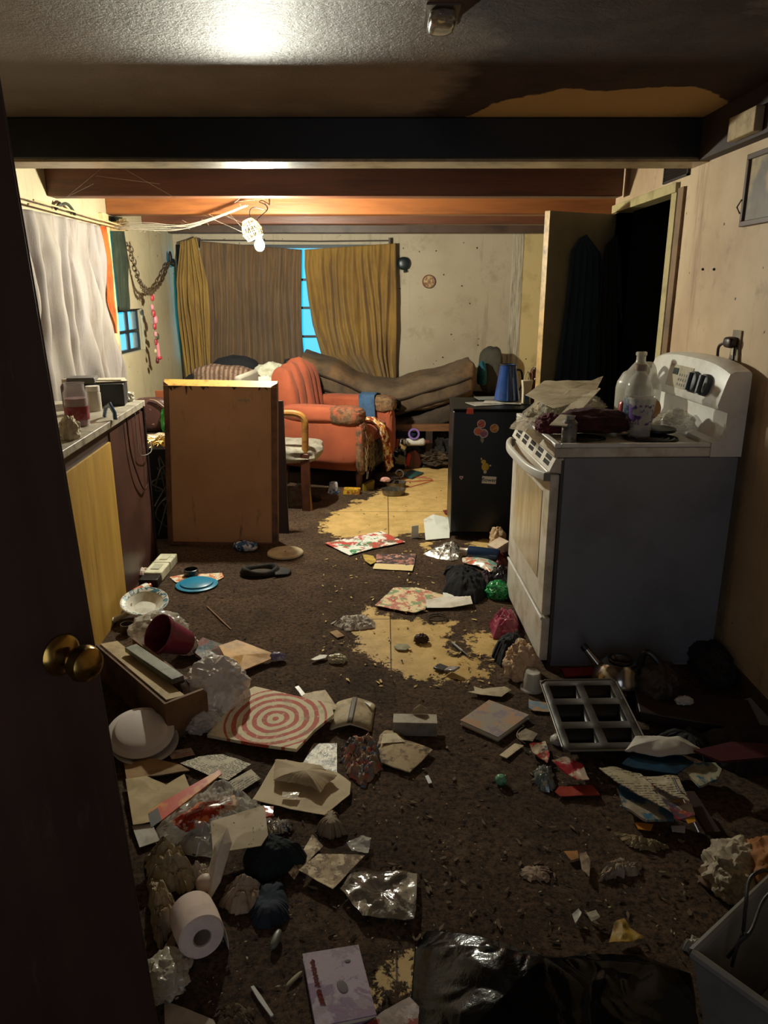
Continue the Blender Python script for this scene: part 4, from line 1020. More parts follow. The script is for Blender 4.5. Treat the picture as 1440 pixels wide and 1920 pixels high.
wad('hair_tie_bundle', 'brown shiny ribbon bundle behind the white bottle', 'ribbon', (c.x + .035, c.y + .10, FT), (.07, .06, .20), mat('5a3424', .3), .5, 2.4, 41)

# ================================================================== STOVE
SX, SY = 1.005, 3.215
t = thing('kitchen_stove', 'white electric stove with dirty oven door and upright control panel', 'stove', (SX, SY, 0), R(1.6))
WH = mat('e0dcd4', .35, 'a89c88', 5, (.5, .85)); WHD = mat('d8d0c2', .38, '9c8a6c', 8, (.45, .75)); SIDE = mat('7c8088', .4, '626468', 3, (.5, .8))
fx0, bx0, hy = -.345, .365, .375
B().span(fx0 + .03, bx0 - .01, -hy + .002, hy - .002, .0, .898).build('stove_body', mat('8f8f90', .5), t)
for s_ in (-1, 1): B().span(fx0 + .028, bx0, s_ * (hy - .001) - .002, s_ * (hy - .001) + .002, .012, .896).build('side_panel', SIDE, t)
B().span(fx0 + .018, fx0 + .03, -hy - .001, hy + .001, .02, .89).build('front_gasket', mat('4a4640', .6), t)
# cooktop with raised rim
b = B().span(fx0 - .012, .252, -hy - .003, hy + .003, .9, .938)
b.build('cooktop', WHD, t, bevel=.006)
b = B().span(fx0 - .012, fx0 + .012, -hy - .003, hy + .003, .939, .956).span(fx0 + .012, .25, -hy - .003, -hy + .014, .939, .956).span(fx0 + .012, .25, hy - .014, hy + .003, .939, .956)
b.build('cooktop_rim', WH, t, bevel=.004)
for (x_, y_, r) in ((-.19, -.19, .075), (-.19, .19, .1), (.08, -.19, .1), (.08, .19, .075)):
    bb = B()
    for k in range(4): bb.lathe([(r - .022 * k, .944), (r - .022 * k - .006, .948), (r - .022 * k - .012, .944), (r - .022 * k - .006, .941), (r - .022 * k, .944)], 28, (x_, y_, 0))
    bb.build('burner_coil', mat('1c1b1b', .5), t)
    B().lathe([(r + .014, .939), (r + .012, .944), (r + .004, .94), (0, .9392)], 28, (x_, y_, 0)).build('drip_pan', mat('6a665e', .3, '3a2c20', 12, metal=.8), t)
# vent strip with slots
b = B().prism([(fx0 - .012, .9), (fx0 - .012, .872), (fx0 + .018, .84), (fx0 + .028, .84), (fx0 + .028, .9)], -hy, hy, 'y')
b.bm.free()
VSP = [(fx0 - .006, .895), (fx0 - .028, .845), (fx0 + .026, .835), (fx0 + .026, .898)]
b = B()
vs_ = []
for y_ in (-hy, hy): vs_ += [(x_, y_, z_) for x_, z_ in VSP]
b.faces(vs_, [(0, 1, 2, 3), (7, 6, 5, 4), (0, 4, 5, 1), (1, 5, 6, 2), (2, 6, 7, 3), (3, 7, 4, 0)]); b.build('vent_strip', WHD, t)
dv = Vector((-.022, 0, -.05)).normalized()
for g in range(5):
    b = B()
    for k in range(7):
        for q_ in (0, 1):
            y_ = -hy + .05 + g * .14 + k * .013; p = Vector((fx0 - .0065, y_, .893)) + dv * (.008 + q_ * .022)
            b.box(p + Vector((-.001, 0, 0)), (.002, .006, .017), ry(math.atan2(.022, .05)))
    o_ = b.build('vent_slots', mat('17130f', .8), t)
# oven door, window, handle, drawer
B().span(fx0 - .02, fx0 + .017, -hy + .004, hy - .004, .235, .832).build('oven_door', WHD, t, bevel=.006)
od = mat('c8b898', .25, 'a08660', 4, (.4, .75), stretch=(1, 5, 1))
B().span(fx0 - .0225, fx0 - .0205, -.26, .26, .36, .74).build('oven_window', od, t)
b = B().grid(lambda i, j: Vector((fx0 - .0235, -.27 + .54 * i, .35 + .40 * j)), 1, 1); b.bm.free()
def hfn(i, j):
    a = j * 2 * math.pi; y_ = -.365 + .73 * i; bow = .045 * (1 - (2 * i - 1) ** 4) + .012
    cx_ = math.copysign(abs(math.cos(a)) ** .5, math.cos(a)) * .011; cz_ = math.copysign(abs(math.sin(a)) ** .5, math.sin(a)) * .019
    return Vector((fx0 - .022 - bow + cx_, y_, .822 + cz_))
caps(B().grid(hfn, 40, 16), 40, 16).build('door_handle', WH, t, smooth=50)
for s_ in (-1, 1): B().span(fx0 - .046, fx0 - .012, s_ * .352 - .014, s_ * .352 + .014, .804, .838).build('handle_end', mat('8a8478', .4), t, bevel=.003)
B().span(fx0 - .018, fx0 + .017, -hy + .004, hy - .004, .028, .222).build('storage_drawer', WHD, t, bevel=.005)
B().span(fx0 - .024, fx0 - .012, -hy + .006, hy - .006, .213, .226).build('drawer_lip', WH, t, bevel=.003)
# backguard
def arch(y_): return 1.262 - .035 * (abs(y_) / hy) ** 3
def bgfn(prof):
    def fn(i, j):
        y_ = -hy + 2 * hy * i; q = j * (len(prof) - 1); k = min(int(q), len(prof) - 2); f = q - k
        x_ = prof[k][0] * (1 - f) + prof[k + 1][0] * f; z_ = prof[k][1] * (1 - f) + prof[k + 1][1] * f
        if z_ > 1.2: z_ = z_ - 1.262 + arch(y_)
        return Vector((x_, y_, z_))
    return fn
BP = [(.253, .9), (.253, .955), (.285, .965), (.300, 1.0), (.300, 1.07), (.262, 1.085), (.258, 1.10), (.282, 1.225), (.292, 1.252), (.31, 1.262), (.37, 1.262), (.376, 1.252), (.376, .9), (.253, .9)]
b = B().grid(bgfn(BP), 30, len(BP) - 1); b.bm.verts.ensure_lookup_table()
m_ = len(BP)
for s_ in (0, 30): b.bm.faces.new([b.bm.verts[s_ * m_ + k] for k in range(m_ - 1)])
bmesh.ops.remove_doubles(b.bm, verts=b.bm.verts, dist=1e-5)
b.build('backguard', WH, t, smooth=40)
tl = ry(math.atan2(.024, .125))
def onpanel(y_, h): return Vector((.258 + (h - 1.10) * .19 - .001, y_, h))
B().box(onpanel(.03, 1.165), (.003, .24, .095), tl).build('keypad_panel', mat('b4a890', .3, '8f8064', 14), t)
B().box(onpanel(.075, 1.185) + Vector((-.003, 0, 0)), (.003, .05, .028), tl).build('display', mat('3a4244', .15), t)
b = B()
for yy in range(5):
    for zz in range(3): b.box(onpanel(.03 - yy * .022, 1.135 + zz * .02) + Vector((-.0025, 0, 0)), (.002, .014, .011), tl)
b.build('keypad', mat('8a8474', .4), t)
for (y_, h) in ((-.13, 1.16), (-.235, 1.16)):
    p = onpanel(y_, h); q = ry(R(-90) + math.atan2(.024, .125))
    k_ = B().lathe([(.044, 0), (.042, .018), (.034, .022), (0, .023)], 28, p, q).build('knob', mat('3c4044', .55), t)
    gq = B().box(p + q @ Vector((0, 0, .028)), (.072, .014, .014), q); o_ = gq.build('knob_grip', mat('565a5c', .5), t)
CZ = .9395
def on_stove(u, v, z=CZ): return at(u, v, z)
c = on_stove(1245, 815, .957); o = B().lathe([(0, 0), (.07, 0), (.075, .004), (.075, .014), (.06, .017), (0, .015)], 32).build('black_lid', mat('141414', .4, '2c2a24', 20)); o.location = (c.x + .0, c.y + .08, .957); o['label'] = 'flat black round lid on the rear near burner'; o['category'] = 'lid'
# plastic bag with papers, far left
CLR = mat('d2c8b4', .12, alpha=.5, coat=.3); CLR2 = mat('cfc8bc', .1, alpha=.32)
heap('plastic_bag', 'clear crinkled plastic bag spread over the front left stove corner', 'bag', [(955, 800), (975, 775), (1010, 745), (1060, 735), (1120, 740), (1140, 760), (1100, 785), (1060, 800), (1020, 800), (985, 806)], CLR, .055, .04, 16, z0=CZ + .002, zpx=CZ + .01, smooth=25)
sheet('envelope', 'long pale envelope slanting across the bag on the stove', 'envelope', [(1030, 800), (1105, 735), (1125, 742), (1062, 802)], mat('c6baa2', .7, '9a8a6c', 9), z0=CZ + .075, th=.004, amp=.004, zs=[0, .03, .03, 0])
sheet('paper_sheet', 'large dirty paper at the back of the stove bag', 'paper', [(985, 745), (1020, 728), (1118, 728), (1130, 722), (1110, 755), (1040, 770)], mat('a89a80', .7, '7d6c50', 8), z0=CZ + .08, th=.002, amp=.012, zs=[0, .03, .03, .04, .01, 0])
c = at(1068, 834, CZ); bottle('spice_bottle', 'small grey shaker bottle at the near edge of the stove', 'bottle', (c.x, c.y + .02, CZ), [(0, 0), (.028, 0), (.03, .004), (.03, .085), (.02, .097), (0, .098)], mat('6d6a66', .3, '4a4642', 30, (.5, .55), alpha=.95), cap=[(.017, .098), (.017, .112), (0, .114)], capm=mat('8a8680', .3))
MAR = mat('3d1218', .9, '210a0e', 9)
c = on_stove(1110, 826); wad('cloth_bundle', 'dark maroon cloth bundled on the near side of the stove', 'cloth', (c.x + .03, c.y + .13, CZ + .02), (.31, .19, .085), MAR, .3, 2.0, 51, smooth=70)
wad('cloth_bundle', 'smaller maroon cloth end beside the grey shaker bottle', 'cloth', (c.x - .14, c.y + .12, CZ + .015), (.12, .12, .07), mat('58202a', .9), .4, 2.4, 52, smooth=70)
c = on_stove(1134, 770, CZ); t = thing('amber_jar', 'round reddish jar tipped on the maroon cloth', 'jar', (c.x, 3.16, CZ + .10), rot=(R(62), 0, R(12)))
B().lathe([(0, -.03), (.04, -.03), (.05, -.015), (.05, .015), (.045, .02), (0, .02)], 28).build('jar_body', mat('7a2c20', .15, coat=.6), t)
B().lathe([(.046, .021), (.048, .024), (.046, .032), (0, .034)], 28).build('jar_lid', mat('a8763c', .25, coat=.4), t)
# gallon jug
c = on_stove(1185, 778); t = thing('water_jug', 'empty cloudy gallon jug at the back of the stove', 'jug', (at(1187, 788, CZ).x, 3.44, CZ + .011), R(30)); t.scale = (1.12, 1.12, 1.1)
b = B(); jp = [(0, 0), (.07, 0), (.077, .01), (.078, .13), (.074, .155), (.058, .19), (.036, .218), (.021, .236), (.0185, .245), (.0185, .268)]
def jf(i, j):
    q = i * (len(jp) - 1); k = min(int(q), len(jp) - 2); f = q - k
    r = jp[k][0] * (1 - f) + jp[k + 1][0] * f; z = jp[k][1] * (1 - f) + jp[k + 1][1] * f
    a = j * 2 * math.pi; e = 1 if r < .05 else .6
    ca, sa = math.cos(a), math.sin(a); kx = (abs(ca) ** (2 / e) + abs(sa) ** (2 / e)) ** (e / 2) if e != 1 else 1
    return Vector((r * ca / kx * (1 if e == 1 else 1.0), r * sa / kx, z))
b.grid(jf, 45, 32); bmesh.ops.remove_doubles(b.bm, verts=b.bm.verts, dist=1e-5)
JG = mat('cdc8ba', .3, alpha=.55)
b.build('jug_body', JG, t, smooth=80)
B().lathe([(.019, .262), (.022, .264), (.022, .275), (.018, .278), (.017, .27), (.019, .262)], 24).build('jug_neck', JG, t)
B().tube(curve_pts([(.03, 0, .225), (.065, 0, .222), (.086, 0, .19), (.085, 0, .145), (.075, 0, .125)]), .011, 10).build('jug_handle', JG, t)
# water bottle
c = on_stove(1186, 812); t = thing('water_bottle', 'ribbed clear plastic water bottle standing between the jug and the cup', 'bottle', (at(1187, 812, CZ).x, 3.12, CZ + .012)); t.scale = (1.55, 1.55, 1.35)
prof = [(0, 0), (.03, 0), (.034, .006)] + [(.034 + (.0 if k % 2 else .0022), .012 + k * .008) for k in range(11)] + [(.036, .105), (.036, .13), (.03, .155), (.018, .175), (.013, .182), (.013, .19)]
B().lathe(prof, 32).build('bottle_body', mat('c8c8c0', .08, alpha=.38), t)
B().lathe([(.0365, .055), (.0368, .056), (.0368, .104), (.0365, .105)], 32).build('paper_label', mat('8090a0', .3, '3a5070', 50, (.5, .54), alpha=.75), t)
B().lathe([(.015, .188), (.0155, .19), (.0155, .205), (.013, .207), (0, .207)], 24).build('cap', mat('8a7a6a', .4), t)
c = on_stove(1172, 800); t = thing('drink_can', 'red can lying behind the water bottle on the stove', 'can', (c.x - .03, 3.22, CZ + .011))
B().lathe([(0, 0), (.026, 0), (.032, .008), (.032, .10), (.026, .112), (0, .112)], 28).build('can_body', mat('6e1a20', .3, metal=.5), t)
# purple print cup
c = on_stove(1208, 826); t = thing('plastic_cup', 'clear plastic cup with purple print at the near stove edge', 'cup', (c.x, c.y + .065, CZ)); t.scale = (1.15, 1.15, 1.3)
B().lathe([(0, 0), (.034, 0), (.036, .006), (.046, .118), (.050, .120), (.050, .128), (.047, .128), (.043, .118), (.034, .01), (0, .006)], 36).build('cup_body', mat('d0ccc4', .12, alpha=.36), t)
n = NT('purple_print'); n.col('4a2c70'); n.set(Roughness=.4); n.l(n.math('GREATER_THAN', n.noise(40, 4, .6, dist=1.2), .52), n.b.inputs['Alpha'])
B().lathe([(.0412, .045), (.0412, .0455), (.0458, .107), (.0458, .1075)], 36).build('printed_band', n.m, t)
wad('cling_film', 'crumpled clear cling film on the rear of the cooktop', 'film', (on_stove(1268, 805).x + .01, 3.22, CZ + .009), (.20, .2, .07), CLR, .5, 2.6, 55)
wad('glass_bowl', 'clear plastic bowl upturned behind the purple cup', 'bowl', (on_stove(1240, 800).x, 3.16, CZ + .012), (.10, .1, .09), CLR2, .2, 2.0, 56)
sheet('scrap', 'torn greasy foil strip on the stove vent strip', 'foil', [(985, 812), (1000, 806), (1022, 822), (1010, 836)], mat('a89880', .3, '6a5a44', 30, metal=.4), z0=.958, amp=.006, zpx=.958)

# ================================================================== ENTRANCE DOOR (foreground left)
EX, EY = -.478, 1.19
ea = math.atan2(-.80, -.52)
t = thing('door_2', None, None, (EX - .062 * 0, EY, 0), rot=(0, R(0), ea)); t['kind'] = 'structure'
Mx = Matrix.Translation((-.452, 1.15, .0)) @ Matrix.Rotation(R(-2.4), 4, 'Y') @ Matrix.Rotation(ea, 4, 'Z')
t.matrix_world = Mx
n = NT('old_door_varnish')
base = n.mix(n.ramp(n.noise(3, 6, .6, n.mapping((3, 3, .6))), .35, .7), '47302a', '2f1e1a')
base = n.mix(n.ramp(n.noise(4, 8, .75, n.mapping((4, 4, 1))), .58, .72), base, '5c4440'); n.col(base); n.set(Roughness=.55)
B().span(.0, .82, -.038, -.0, .012, 2.02).build('leaf', n.m, t, bevel=.003)
B().span(-.003, -.0003, -.036, -.002, .012, 2.02).build('edge_strip', mat('4a382c', .6, '2a1f18', 8), t)
BR = mat('b08c4a', .22, '6e5226', 30, (.5, .7), metal=1)
kz = .955; kx = .062
kb = B().lathe([(.033, 0), (.034, .004), (.028, .009), (.016, .013), (.0125, .02), (.0125, .034), (.018, .042), (.027, .05), (.030, .062), (.027, .073), (.016, .08), (0, .082)], 36, (kx, .0005, kz), rx(R(-90)))
kb.build('door_knob', BR, t)
B().span(-.004, -.0031, -.030, -.008, kz - .03, kz + .03).build('latch_plate', BR, t)

# ================================================================== LITTER ON THE FLOOR
GAIN[0] = 1.4   # pale paper, plus brightness put into all litter colours for weak foreground light
TAN = mat('a8946f', .75, '5c4a30', 14, (.45, .75)); TAN2 = mat('b8a788', .7, '6e5a3e', 18, (.5, .75), bump=.2, bscale=40); CARD = mat('8f7048', .8, '5a4226', 8, (.45, .7))
WHT = mat('c8c2b4', .6, '8f8268', 12, (.5, .8)); WHT2 = mat('d8d2c4', .5, 'a09478', 10, (.55, .8)); GRY = mat('a49c90', .6, '6c6254', 14, (.5, .75))
TEXT = print_mat('bfb59c', '3c3830', 'text'); TEXT2 = print_mat('a89c82', '403a30', 'text', scale=.8); MAP = print_mat('cdb890', 'b06a5a', 'blotch', ink2='7a8a60', ink3='a8453e', scale=1.6, dirt=None)
FOIL = mat('c8c4bc', .15, '6a6050', 14, (.55, .7), metal=.7, bump=.3, bscale=60); BLK = mat('0c0c0f', .85, '1d1c20', 10); NAVY = mat('16202c', .85, '0c1118', 8)
CLEAR = mat('cfc8bc', .12, alpha=.42, coat=.4); MILKY = mat('c9c0b8', .25, 'a8a098', 8, alpha=.75, coat=.3)
SHINY = mat('010102', .17, bump=.3, bscale=16, spec=.35)
K = dict
# --- far middle
sheet('magazine', 'open white magazine page with red and green food pictures before the yellow vinyl', 'magazine', [(609, 1020), (655, 1010), (715, 998), (760, 1018), (700, 1030), (655, 1043)], print_mat('d4cfc2', 'a83c2c', 'blotch', ink2='3a7a50', ink3='6a4a3a', scale=.9, dirt=None), th=.003, amp=.006)
sheet('flyer', 'dark photo flyer with a cream lower strip on the carpet', 'flyer', [(706, 1040), (780, 1040), (777, 1062), (703, 1058)], print_mat('3c2c2a', 'a06a5a', 'blotch', ink2='221c22', ink3='c09a8a', scale=2.0, dirt=None), th=.002, amp=.003)
sheet('paper_strip', 'cream paper strip at the near edge of the dark flyer', 'paper', [(703, 1057), (776, 1060), (773, 1071), (699, 1067)], mat('cdb684', .7), z0=.008, th=.001, amp=.002)
sheet('leaf_scrap', 'yellow folded scrap left of the dark flyer', 'scrap', [(680, 1042), (700, 1046), (706, 1056), (695, 1062), (684, 1054)], mat('b8983c', .6, '7d6428', 20), th=.002, amp=.012)
boxthing('paint_card', 'white card standing on edge beside the white panels', 'card', at(778, 1009, .004), (.05, .006, .085), mat('c8c4b8', .5), .4)
sheet('card', 'large white card lying against the fridge corner', 'card', [(794, 985), (812, 978), (843, 977), (843, 1006), (798, 1010)], WHT2, th=.004, amp=.003, zs=[.05, .06, .03, 0, 0], zpx=.02)
sheet('leaflet', 'dark red and black leaflet by the fridge foot', 'leaflet', [(830, 958), (845, 956), (845, 966), (834, 964)], mat('6a2420', .4, '1a1212', 30), th=.002, amp=.004)
heap('foil_bag', 'crinkled silver foil bag in front of the fridge', 'bag', [(793, 1037), (820, 1025), (838, 1017), (857, 1015), (862, 1030), (860, 1046), (848, 1049), (820, 1045)], FOIL, .05, .03, 20, smooth=25)
# thermos
c0 = at(862, 1034, .042); c1 = at(930, 1042, .042); t = thing('thermos_bottle', 'dark blue thermos bottle lying on its side in front of the fridge', 'bottle', c0)
d3 = (c1 - c0); q = Vector((0, 0, 1)).rotation_difference(d3); t.rotation_mode = 'QUATERNION'; t.rotation_quaternion = q; Ld = d3.length * 1.08
B().lathe([(0, .05), (.034, .05), (.040, .058), (.041, Ld - .01), (.036, Ld), (0, Ld)], 32).build('bottle_body', mat('172a44', .3, coat=.3), t)
B().lathe([(0, 0), (.028, 0), (.031, .004), (.031, .036), (.034, .050), (0, .050)], 32).build('steel_cap', mat('b8b2a8', .25, metal=1), t)
wad('brown_wrapper', 'crumpled tan carton piece between thermos and stove', 'carton', at(934, 1022, .02) + Vector((0, .03, 0)), (.09, .12, .10), mat('a88a68', .7, '6d5238', 18), .4, 2, 61)
boxthing('folded_carton', 'pale folded carton leaning on the oven drawer', 'carton', at(936, 1038, .004) + Vector((0, .02, .0)), (.10, .10, .05), mat('b8a48c', .7, '8f6a5a', 14), .5, rot=ry(R(-20)))
sheet('plastic_bag', 'flat white plastic bag with green and orange print beside the stove', 'bag', [(866, 1052), (880, 1049), (920, 1053), (932, 1062), (930, 1076), (918, 1078), (895, 1066), (868, 1060)], print_mat('c8c2b0', '6a9a8c', 'blotch', ink2='c86a44', scale=2, rough=.25, dirt=None), th=.002, amp=.02, dome=.02)
heap('red_basket', 'dark red crushed basket piece by the stove drawer', 'basket', [(918, 1044), (945, 1040), (952, 1058), (930, 1060)], mat('5a1a1c', .5, '2a0e0e', 20), .04, .03)
heap('t_shirt', 'crumpled black shirt on the carpet beside the stove', 'shirt', [(828, 1108), (838, 1085), (833, 1066), (862, 1068), (895, 1072), (915, 1090), (920, 1110), (895, 1126), (862, 1122)], mat('131113', .95, '050505', 14), .09, .06, 16, smooth=60)
heap('sock_pile', 'dark purple sock bunched against the black shirt', 'sock', [(893, 1080), (915, 1076), (928, 1092), (918, 1108), (898, 1102)], mat('2a1a22', .9, '4a3038', 20), .06, .04, 20)
heap('black_bag', 'glossy dark plastic scrap beneath the stove front edge', 'bag', [(915, 1066), (948, 1062), (952, 1090), (925, 1086)], mat('1a1819', .3, coat=.5), .05, .04, 18, smooth=25)
wad('green_net', 'bright green glittery net bundle at the stove front', 'net bag', at(935, 1122, .004) + Vector((0, .03, 0)), (.12, .13, .08), mat('0f6a34', .25, '3aa05a', 60, (.55, .6), coat=.4), .3, 3, 62)
heap('pink_bag', 'crumpled dark pink plastic bag by the oven drawer', 'bag', [(917, 1162), (930, 1148), (968, 1145), (976, 1165), (970, 1188), (925, 1190)], mat('8a3048', .3, '5a1c2c', 12, coat=.3), .10, .04, 14, smooth=25)
sheet('road_map', 'open coloured map lying creased on the carpet', 'map', [(703, 1138), (738, 1105), (780, 1104), (830, 1118), (805, 1125), (797, 1146), (775, 1152), (740, 1146)], MAP, th=.002, amp=.010, fs=16)
sheet('road_map', 'second fold of the coloured map toward the black shirt', 'map', [(790, 1108), (835, 1118), (840, 1124), (800, 1126)], MAP, z0=.012, th=.002, amp=.008)
sheet('envelope', 'white envelope on the carpet before the black shirt', 'envelope', [(798, 1124), (845, 1120), (882, 1124), (886, 1137), (845, 1141), (800, 1141)], mat('ccc4b8', .6, 'a89c88', 9), z0=.014, th=.002, amp=.004, zs=[0, 0, .015, .01, 0, 0])
sheet('envelope', 'small white paper tucked under the black shirt edge', 'paper', [(830, 1112), (850, 1114), (852, 1121), (832, 1121)], WHT2, th=.002, amp=.002, z0=.016)
b = B(); b.tube([at(820 + 18 * math.cos(a), 1158 + 7 * math.sin(a), .01) for a in [k / 24 * 6.283 for k in range(25)]], .003, 6)
tag(b.build('wire_ring', mat('2a2018', .4)), 'dark wire ring lying below the coloured map', 'ring')
heap('crumpled_paper', 'crumpled whitish paper packet on the carpet left of the bare patch', 'paper', [(620, 1168), (645, 1155), (685, 1152), (704, 1166), (702, 1176), (650, 1182), (638, 1176)], mat('a89e90', .6, '6e6252', 16), .035, .03, 22, smooth=30)
sheet('cardboard_tag', 'small tan cardboard square at the edge of the bare patch', 'tag', [(618, 1186), (632, 1182), (646, 1193), (632, 1197)], CARD, th=.003, amp=0)
t = thing('flip_phone', 'small silver phone lying open on the bare vinyl', 'phone', at(836, 1258, .004), R(-40))
B().span(-.05, .0, -.024, .024, 0, .012).build('keypad_half', mat('3c3a3a', .3), t, bevel=.005)
B().box((.03, 0, .020), (.055, .046, .010), ry(R(-18))).build('screen_half', mat('8a8684', .25, '5a2c28', 40), t, bevel=.004)
b = B(); p0, p1 = at(848, 1205, .009), at(880, 1232, .009)
t = thing('ballpoint_pen', 'pen lying on the bare vinyl patch', 'pen', p0); d2 = p1 - p0; t.rotation_euler = (0, 0, math.atan2(d2.y, d2.x)); Lp = d2.length
B().cyl((0, 0, 0), (Lp * .6, 0, 0), .006, .006, 10).build('barrel', mat('8a8680', .3), t)
B().cyl((Lp * .601, 0, 0), (Lp * .95, 0, 0), .0062, .003, 10).build('grip', mat('151515', .4), t)
sheet('tin_cover', 'small dull oval lid on the bare vinyl', 'lid', [(738, 1213), (748, 1208), (764, 1209), (770, 1215), (760, 1220), (745, 1219)], mat('8f8a74', .3, '6a644e', 20), th=.004, amp=0)
wad('twig_wad', 'small dark brown clump on the bare vinyl patch', 'debris', at(790, 1203, .004), (.06, .04, .035), mat('3a2418', .7), .5, 3, 63, sub=4)
wad('wrapper_twist', 'twisted silvery wrapper on the carpet left of the bare patch', 'wrapper', at(632, 1240, .004), (.07, .05, .03), mat('a89c7c', .3), .5, 3, 64, sub=4)
sheet('tissue', 'small white torn tissue on the carpet', 'tissue', [(582, 1240), (600, 1232), (614, 1232), (610, 1238), (590, 1243)], WHT, th=.002, amp=.012)
heap('dark_cloth', 'black strap bag spilling out from under the stove corner', 'cloth', [(922, 1222), (932, 1206), (955, 1200), (975, 1190), (985, 1215), (985, 1240), (960, 1232), (938, 1243)], BLK, .09, .05, 14)
wad('crumpled_bag', 'crumpled brown paper bag ball at the stove corner', 'paper bag', at(980, 1276, .004) + Vector((0, .05, 0)), (.13, .14, .13), mat('b89c7c', .8, '6e5238', 16, (.5, .7)), .5, 2.4, 65, smooth=25)
# --- left middle
t = thing('plastic_dispenser', 'white plastic dispenser box lying on the carpet by the counter', 'dispenser', at(303, 1072, .004), R(89)); t.scale = (1.55, 1.1, 1.1)
B().span(-.10, .10, -.045, .045, 0, .05).build('case', mat('c9c4a8', .5, '9a9478', 16), t, bevel=.006)
B().span(-.15, -.101, -.046, .046, 0, .04).build('dark_end', mat('1a1512', .4), t, bevel=.004)
B().span(.0, .004, -.046, .046, .001, .0515).build('lid_seam', mat('8a8468', .5), t)
B().span(-.07, -.02, -.022, .022, .051, .054).build('button_panel', mat('aaa68e', .5), t)
B().span(.03, .08, -.02, .02, .051, .054).build('relief_panel', mat('bab698', .5), t)
t = thing('black_lid', 'black round bottle cap beside the blue lid', 'cap', at(359, 1080, .004))  # a loose black cap
B().lathe([(0, 0), (.038, 0), (.04, .004), (.04, .04), (.036, .042), (.034, .038), (.034, .012), (0, .010)], 32).build('cap_shell', mat('141210', .35), t)
sheet('torn_ticket', 'pale ticket with orange print partly under the blue lid', 'ticket', [(318, 1083), (345, 1078), (416, 1075), (420, 1083), (408, 1089), (330, 1093)], print_mat('c9bfa8', 'b8603a', 'blotch', ink2='d8b070', scale=2.5, dirt=None), th=.001, amp=.003)
c = at(369, 1095, .012); t = thing('plastic_lid', 'bright blue round plastic lid on the carpet', 'lid', c)  # a loose plastic lid
B().lathe([(0, .014), (.082, .014), (.087, .011), (.088, .004), (.108, .002), (.111, 0), (.109, -.004), (0, -.002)], 40, sy=.98).build('lid_disc', mat('1f7a9c', .35, '2a6a80', 9), t)
t = thing('plastic_lid', 'cream round plastic lid near the table top', 'lid', at(535, 1038, .006))
B().lathe([(0, .012), (.03, .012), (.033, .014), (.09, .014), (.104, .013), (.108, .008), (.108, 0), (0, 0)], 40).build('lid_disc', mat('b8a888', .5, '8f8064', 12), t)
b_ = B().pad((0, 0, .0), (.012, .008, .004), 2, n=3); b_.build('stain_dot', mat('3a2a1c', .6), t).location = (0, 0, .0135)
t = thing('snack_packet', 'blue and white tissue packet beside the table top', 'packet', at(461, 1032, .004), R(-5))
B().pad((0, .0, .03), (.145, .09, .055), 3, .1, seed=4).build('packet_body', print_mat('2c5a88', 'd0d4d0', 'blotch', ink2='1a3050', scale=2.4, rough=.25, dirt=None), t)
# black visor cap
t = thing('baseball_cap', 'crushed black visor lying on the carpet', 'cap', at(492, 1076, .004), R(8))
b = B()
def capf(i, j):
    a = i * 2 * math.pi; r = .055 + .035 * j; sq = .8
    return Vector((math.cos(a) * r * 1.25 - .01, math.sin(a) * r * sq, .012 + .028 * math.sin(j * math.pi) * (1 + .3 * math.sin(a * 2 + 1))))
b.grid(capf, 40, 8); b.build('band', mat('17130f', .85, '2d261e', 16), t, solid=.004, smooth=70)
b = B().grid(lambda i, j: Vector((.07 + .09 * j * math.cos((i - .5) * 1.2), (i - .5) * (.15 - .06 * j), .022 - .012 * j + .006 * math.cos((i - .5) * 5))), 16, 10); b.build('visor', mat('1a1511', .8, '2d261e', 16), t, solid=.005, smooth=70)
b = B().grid(lambda i, j: Vector((-.01 + .066 * (1 - j) * math.cos(i * 6.283) * 1.2, .066 * .72 * (1 - j) * math.sin(i * 6.283), .012 + .012 * j)), 30, 5); b.build('crown_lining', mat('3a2f22', .9), t, solid=.003, smooth=70)
b = B(); pa_, pb_ = at(388, 1137, .008), at(433, 1180, .008); b.cyl(pa_, pb_, .0035, .003, 8)
tag(b.build('chopstick', mat('8a6444', .6)), 'thin wooden stick lying on the open carpet', 'stick')
# orange bottle, tools near counter foot
c0 = at(252, 1112, .03); bottle('pill_bottle', 'orange bottle with white label lying at the counter foot', 'bottle', c0, [(0, 0), (.02, 0), (.024, .006), (.024, .09), (.016, .1), (.016, .11), (0, .11)], mat('a84a14', .2, coat=.5), rot=(0, R(90), R(62)), cap=[(.0245, .05), (.0248, .05), (.0248, .088), (.0245, .088)], capm=mat('c8c2b0', .5), capn='paper_label')
wad('rag_small', 'small floral rag between orange bottle and dispenser', 'rag', at(268, 1082, .004), (.08, .1, .05), mat('b8a894', .8, '5a3838', 22, (.48, .55)), .4, 2.4, 66, sub=4)
